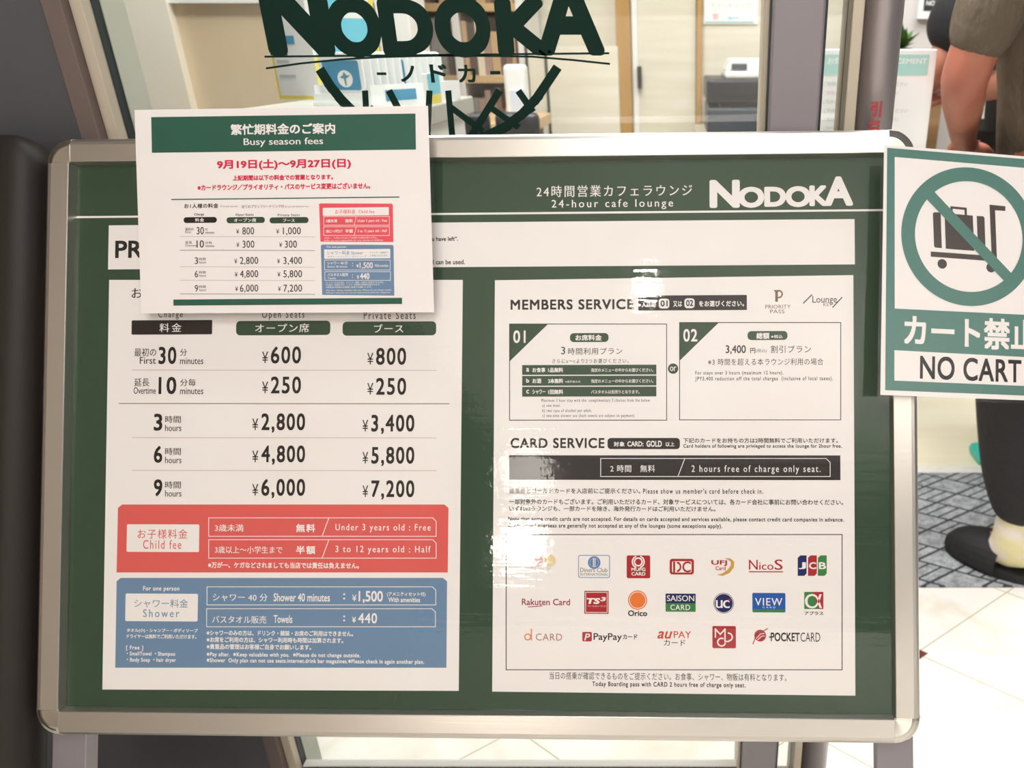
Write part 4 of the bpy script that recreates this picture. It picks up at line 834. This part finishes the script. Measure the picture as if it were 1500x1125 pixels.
# ------------------------------------------------------------------ people
def skin(name, pts, edges, mt, parent, sub=2, root=None):
    """continuous body grown on a skeleton: pts name -> (x, y, z, rx, ry)"""
    keys = list(pts); me = bpy.data.meshes.new(name); inv = M_of(parent).inverted()
    me.from_pydata([inv @ Vector(pts[k][:3]) for k in keys], [(keys.index(a), keys.index(b)) for a, b in edges], [])
    o = bpy.data.objects.new(name, me); COL.objects.link(o); o.parent = parent
    o.modifiers.new('skin', 'SKIN').use_smooth_shade = True
    for k, sv_ in zip(keys, me.skin_vertices[0].data):
        r = pts[k]; sv_.radius = (r[3], r[4] if len(r) > 4 else r[3]); sv_.use_root = (k == (root or keys[0]))
    s_ = o.modifiers.new('sub', 'SUBSURF'); s_.levels = sub; s_.render_levels = sub
    dg = bpy.context.evaluated_depsgraph_get(); m2 = bpy.data.meshes.new_from_object(o.evaluated_get(dg))
    o.modifiers.clear(); o.data = m2; bpy.data.meshes.remove(me); m2.name = name; m2.materials.clear(); m2.materials.append(mt)
    m2.polygons.foreach_set('use_smooth', [True]*len(m2.polygons))
    return o
SKIN = mat('skin_tone', (186, 124, 100), .5, var=((13, 13, 7), .22, (168, 96, 78)))
TEE = mat('taupe_cotton', (98, 86, 71), .85, bump=((26, 26, 13), .8, .02)); TROU = mat('black_trousers', (30, 27, 28), .85, bump=((20, 20, 22), .5, .015))
BTEE = mat('black_cotton', (26, 27, 30), .85, bump=((14, 14, 9), .4, .02)); HAIR = mat('dark_hair', (34, 28, 26), .6); SOCK = mat('white_sock', (230, 220, 210), .85, var=((14, 14, 18), .10, (224, 214, 160))); SLIP = mat('black_slipper', (22, 22, 24), .7)

def hand(P, E, wname, w_, fwd, side, up, sc=1.0, curl=.5):
    """palm and five fingers rooted at wrist point w_; fwd, side, up are unit vectors"""
    def at(a, b, c): return tuple(w_+fwd*a*sc+side*b*sc+up*c*sc)
    P[wname+'p'] = at(.045, 0, 0)+(.030*sc, .016*sc); E.append((wname, wname+'p'))
    for i, (b, L) in enumerate(((-.027, .068), (-.009, .078), (.010, .072), (.028, .056))):
        n = wname+'f%d' % i
        P[n+'a'] = at(.085, b, 0)+(.0095*sc, .0095*sc); P[n+'b'] = at(.085+L*.5, b*1.1, -.012*curl*2)+(.0085*sc, .0085*sc); P[n+'c'] = at(.085+L*.8, b*1.1, -.04*curl*2)+(.007*sc, .007*sc)
        E += [(wname+'p', n+'a'), (n+'a', n+'b'), (n+'b', n+'c')]
    n = wname+'t'
    P[n+'a'] = at(.035, -.042, -.008)+(.011*sc, .011*sc); P[n+'b'] = at(.070, -.058, -.020)+(.009*sc, .009*sc); P[n+'c'] = at(.092, -.056, -.030)+(.0075*sc, .0075*sc)
    E += [(wname+'p', n+'a'), (n+'a', n+'b'), (n+'b', n+'c')]

def figure(label, pelvis, chest, face, la, ra, ll, rl, tee, hair, slv=(.8, .074)):
    """la/ra: shoulder, elbow, wrist; ll/rl: hip, knee, ankle, toe"""
    root = thing('person', label, 'person', (pelvis.x, pelvis.y, 0))
    f = face.normalized(); s_ = Vector((f.y, -f.x, 0))               # s_: the figure's right
    z = Vector((0, 0, 1)); P = {}; E = []
    def put(k, v, rx, ry=None): P[k] = tuple(v)+(rx, ry or rx)
    put('pel', pelvis, .15, .11); put('waist', pelvis.lerp(chest, .45), .135, .10); put('chest', chest, .15, .11)
    nk = chest+z*.17+f*.01; put('neckb', chest+z*.10, .09, .075); put('neck', nk+z*.03, .055); hd = nk+z*.16+f*.03
    put('jaw', nk+z*.09+f*.025, .066, .072); put('head', hd+z*.015, .078, .092); put('crown', hd+z*.075, .062, .074)
    E += [('pel', 'waist'), ('waist', 'chest'), ('chest', 'neckb'), ('neckb', 'neck'), ('neck', 'jaw'), ('jaw', 'head'), ('head', 'crown')]
    for nm, (sh, el, wr) in (('l', la), ('r', ra)):
        put(nm+'s', sh, .060); put(nm+'u', sh.lerp(el, .55), .046); put(nm+'e', el, .0425); put(nm+'f', el.lerp(wr, .35), .040); put(nm+'w', wr, .027, .024)
        E += [('chest', nm+'s'), (nm+'s', nm+'u'), (nm+'u', nm+'e'), (nm+'e', nm+'f'), (nm+'f', nm+'w')]
        fw = (wr-el).normalized(); fw = (fw-z*fw.z*.6).normalized(); sd = fw.cross(z).normalized(); sd = sd if nm == 'l' else -sd; upv = sd.cross(fw) if nm == 'l' else fw.cross(sd)
        if upv.z < 0: upv = -upv
        hand(P, E, nm+'w', wr, fw, -sd if nm == 'l' else -sd, upv)
    for nm, (hp, kn, an, toe) in (('L', ll), ('R', rl)):
        put(nm+'h', hp, .085); put(nm+'k', kn, .058); put(nm+'c', kn.lerp(an, .35), .055); put(nm+'a', an, .040); put(nm+'t', toe, .036, .026)
        E += [('pel', nm+'h'), (nm+'h', nm+'k'), (nm+'k', nm+'c'), (nm+'c', nm+'a'), (nm+'a', nm+'t')]
    body = skin('body', P, E, SKIN, root)
    # face: nose, ears, eyes, lips, hair
    def blob(name, c, r, mt, n=12):
        mb = MB(); V = []; F = []
        for i in range(n+1):
            th = math.pi*i/n
            for k in range(n): ph = 2*math.pi*k/n; V.append(c+f*(r[0]*math.sin(th)*math.cos(ph))+s_*(r[1]*math.sin(th)*math.sin(ph))+z*(r[2]*math.cos(th)))
        F = [(i*n+k, i*n+(k+1) % n, (i+1)*n+(k+1) % n, (i+1)*n+k) for i in range(n) for k in range(n)]
        return mb.add(V, F, mt).build(name, root, smooth=True)
    blob('nose', hd+f*.098-z*.02, (.02, .015, .026), SKIN); blob('lips', hd+f*.083-z*.062, (.012, .024, .008), mat('lips', (176, 96, 88), .5))
    for k in (-1, 1):
        blob('ear', hd+s_*k*.08-z*.012, (.018, .008, .030), SKIN); blob('eye', hd+f*.082+s_*k*.03+z*.012, (.010, .014, .008), mat('eye_dark', (40, 30, 28), .3)); blob('eyebrow', hd+f*.088+s_*k*.032+z*.032, (.008, .02, .004), HAIR)
    blob('hair', hd+z*.05-f*.014, (.102, .092, .088), hair, 20)
    # t-shirt with short sleeves
    T = {}; TE = []
    def pt_(k, v, rx, ry=None): T[k] = tuple(v)+(rx, ry or rx)
    pt_('hem', pelvis-z*.09, .178, .135); pt_('w', pelvis.lerp(chest, .35), .172, .132); pt_('c', chest, .175, .135); pt_('n', chest+z*.115, .085, .075)
    TE += [('hem', 'w'), ('w', 'c'), ('c', 'n')]
    for nm, (sh, el, wr) in (('l', la), ('r', ra)):
        pt_(nm+'1', sh, .080); pt_(nm+'2', sh.lerp(el, slv[0]*.6), slv[1]); pt_(nm+'3', sh.lerp(el, slv[0]), slv[1]*.96); TE += [('c', nm+'1'), (nm+'1', nm+'2'), (nm+'2', nm+'3')]
    skin('t_shirt', T, TE, tee, root, 3)
    for nm, (hp, kn, an, toe) in (('L', ll), ('R', rl)):
        pass
    Q = {'p': tuple(pelvis)+(.158, .122)}; QE = []
    for nm, (hp, kn, an, toe) in (('L', ll), ('R', rl)):
        for k, v, r in ((nm+'1', hp, .110), (nm+'2', hp.lerp(kn, .6), .104), (nm+'3', kn, .098), (nm+'4', kn.lerp(an, .5), .096), (nm+'5', an.lerp(kn, .30), .080), (nm+'6', an.lerp(kn, .17), .066)): Q[k] = tuple(v)+(r, r)
        QE += [('p', nm+'1')]+[(nm+str(i), nm+str(i+1)) for i in range(1, 6)]
    skin('trousers', Q, QE, TROU, root, 3)
    for nm, (hp, kn, an, toe) in (('L', ll), ('R', rl)):
        d = (Vector((toe.x, toe.y, 0))-Vector((an.x, an.y, 0))).normalized(); g = Vector((an.x, an.y, .006))
        so = skin('sock', {'a': tuple(an.lerp(kn, .55))+(.068, .070), 'm': tuple(an.lerp(kn, .22))+(.056, .058), 'b': tuple(an-z*.01)+(.047, .050), 'h': tuple(g-d*.03+z*.035)+(.036, .034), 'c': tuple(g+d*.06+z*.045)+(.04, .034), 't': tuple(g+d*.15+z*.032)+(.036, .022)}, [('a', 'm'), ('m', 'b'), ('b', 'h'), ('b', 'c'), ('c', 't')], SOCK, root)
        so['label'] = 'white sock with yellow heel'
        # slip-on: sole and vamp, open at the heel
        mb = MB(); s2 = Vector((d.y, -d.x, 0)); N_ = 24; out = []
        for i in range(N_):
            a = 2*math.pi*i/N_; lx = .060+.125*math.cos(a); wd_ = (.054+.010*math.cos(a))*math.sin(a); out.append(g+d*lx+s2*wd_)
        mb.prism(out, (0, 0, .022), SLIP); V = []; R_ = 14
        for j in range(9):
            t = j/8; lx = .085+.150*math.cos(math.radians(82)*(1-t)*1.0) if False else .045+.138*t
            hw = .060*math.sqrt(max(0, 1-((lx-.060)/.127)**2))+.002; hh = .072*math.sqrt(max(0, 1-((lx-.045)/.142)**2))**.9+.003
            for i in range(R_+1): a = math.pi*i/R_; V.append(g+d*lx+s2*hw*math.cos(a)+z*(.012+hh*math.sin(a)**.8))
        mb.add(V, [(j*(R_+1)+i, j*(R_+1)+i+1, (j+1)*(R_+1)+i+1, (j+1)*(R_+1)+i) for j in range(8) for i in range(R_)], SLIP)
        mb.build('slipper', root, smooth=False)
    return root
V_ = Vector
f1 = V_((-.75, .66, 0)).normalized(); s1 = V_((f1.y, -f1.x, 0))
pe = V_((.735, 1.545, .93)); ch = V_((.715, 1.555, 1.33))
el = on_y(1411, 116, 1.43); wr = on_y(1411, 207, 1.62)
lsh = V_((.555, 1.40, 1.405)); rsh = ch+s1*.20+V_((0, 0, .08)); rel = rsh+V_((-.04, .10, -.30)); rwr = rel+f1*.20+V_((0, 0, -.06))
figure('person in a taupe t-shirt and black trousers standing on the grey mat with arm lowered', pe, ch, f1, (lsh, el, wr), (rsh, rel, rwr),
       (pe-s1*.09-V_((0, 0, .05)), V_((.715, 1.50, .48)), V_((.795, 1.49, .095)), V_((.795, 1.49, .035))+f1*.12),
       (pe+s1*.09-V_((0, 0, .05)), V_((.98, 1.66, .48)), V_((1.08, 1.64, .095)), V_((1.08, 1.64, .035))+f1*.12), TEE, HAIR, (.94, .062))
pe2 = V_((.90, 2.06, .93)); ch2 = V_((.87, 2.06, 1.32)); f2 = V_((-.95, .3, 0)).normalized(); s2_ = V_((f2.y, -f2.x, 0))
e2 = on_y(1376, 100, 1.92); l2 = V_((.76, 1.92, 1.41)); r2 = ch2+s2_*.2+V_((0, 0, .08))
figure('person in a black t-shirt standing behind the taupe shirted one', pe2, ch2, f2, (l2, e2, e2+V_((-.13, .10, -.10))), (r2, r2+V_((-.05, .05, -.29)), r2+V_((-.25, .08, -.35))),
       (pe2-s2_*.09-V_((0, 0, .05)), pe2-s2_*.09-V_((0, 0, .46)), V_((1.22, 2.0, .10)), V_((1.22, 2.0, .035))+f2*.12),
       (pe2+s2_*.09-V_((0, 0, .05)), pe2+s2_*.09-V_((0, 0, .46)), V_((1.26, 2.20, .10)), V_((1.26, 2.20, .035))+f2*.12), BTEE, HAIR, (.96, .098))
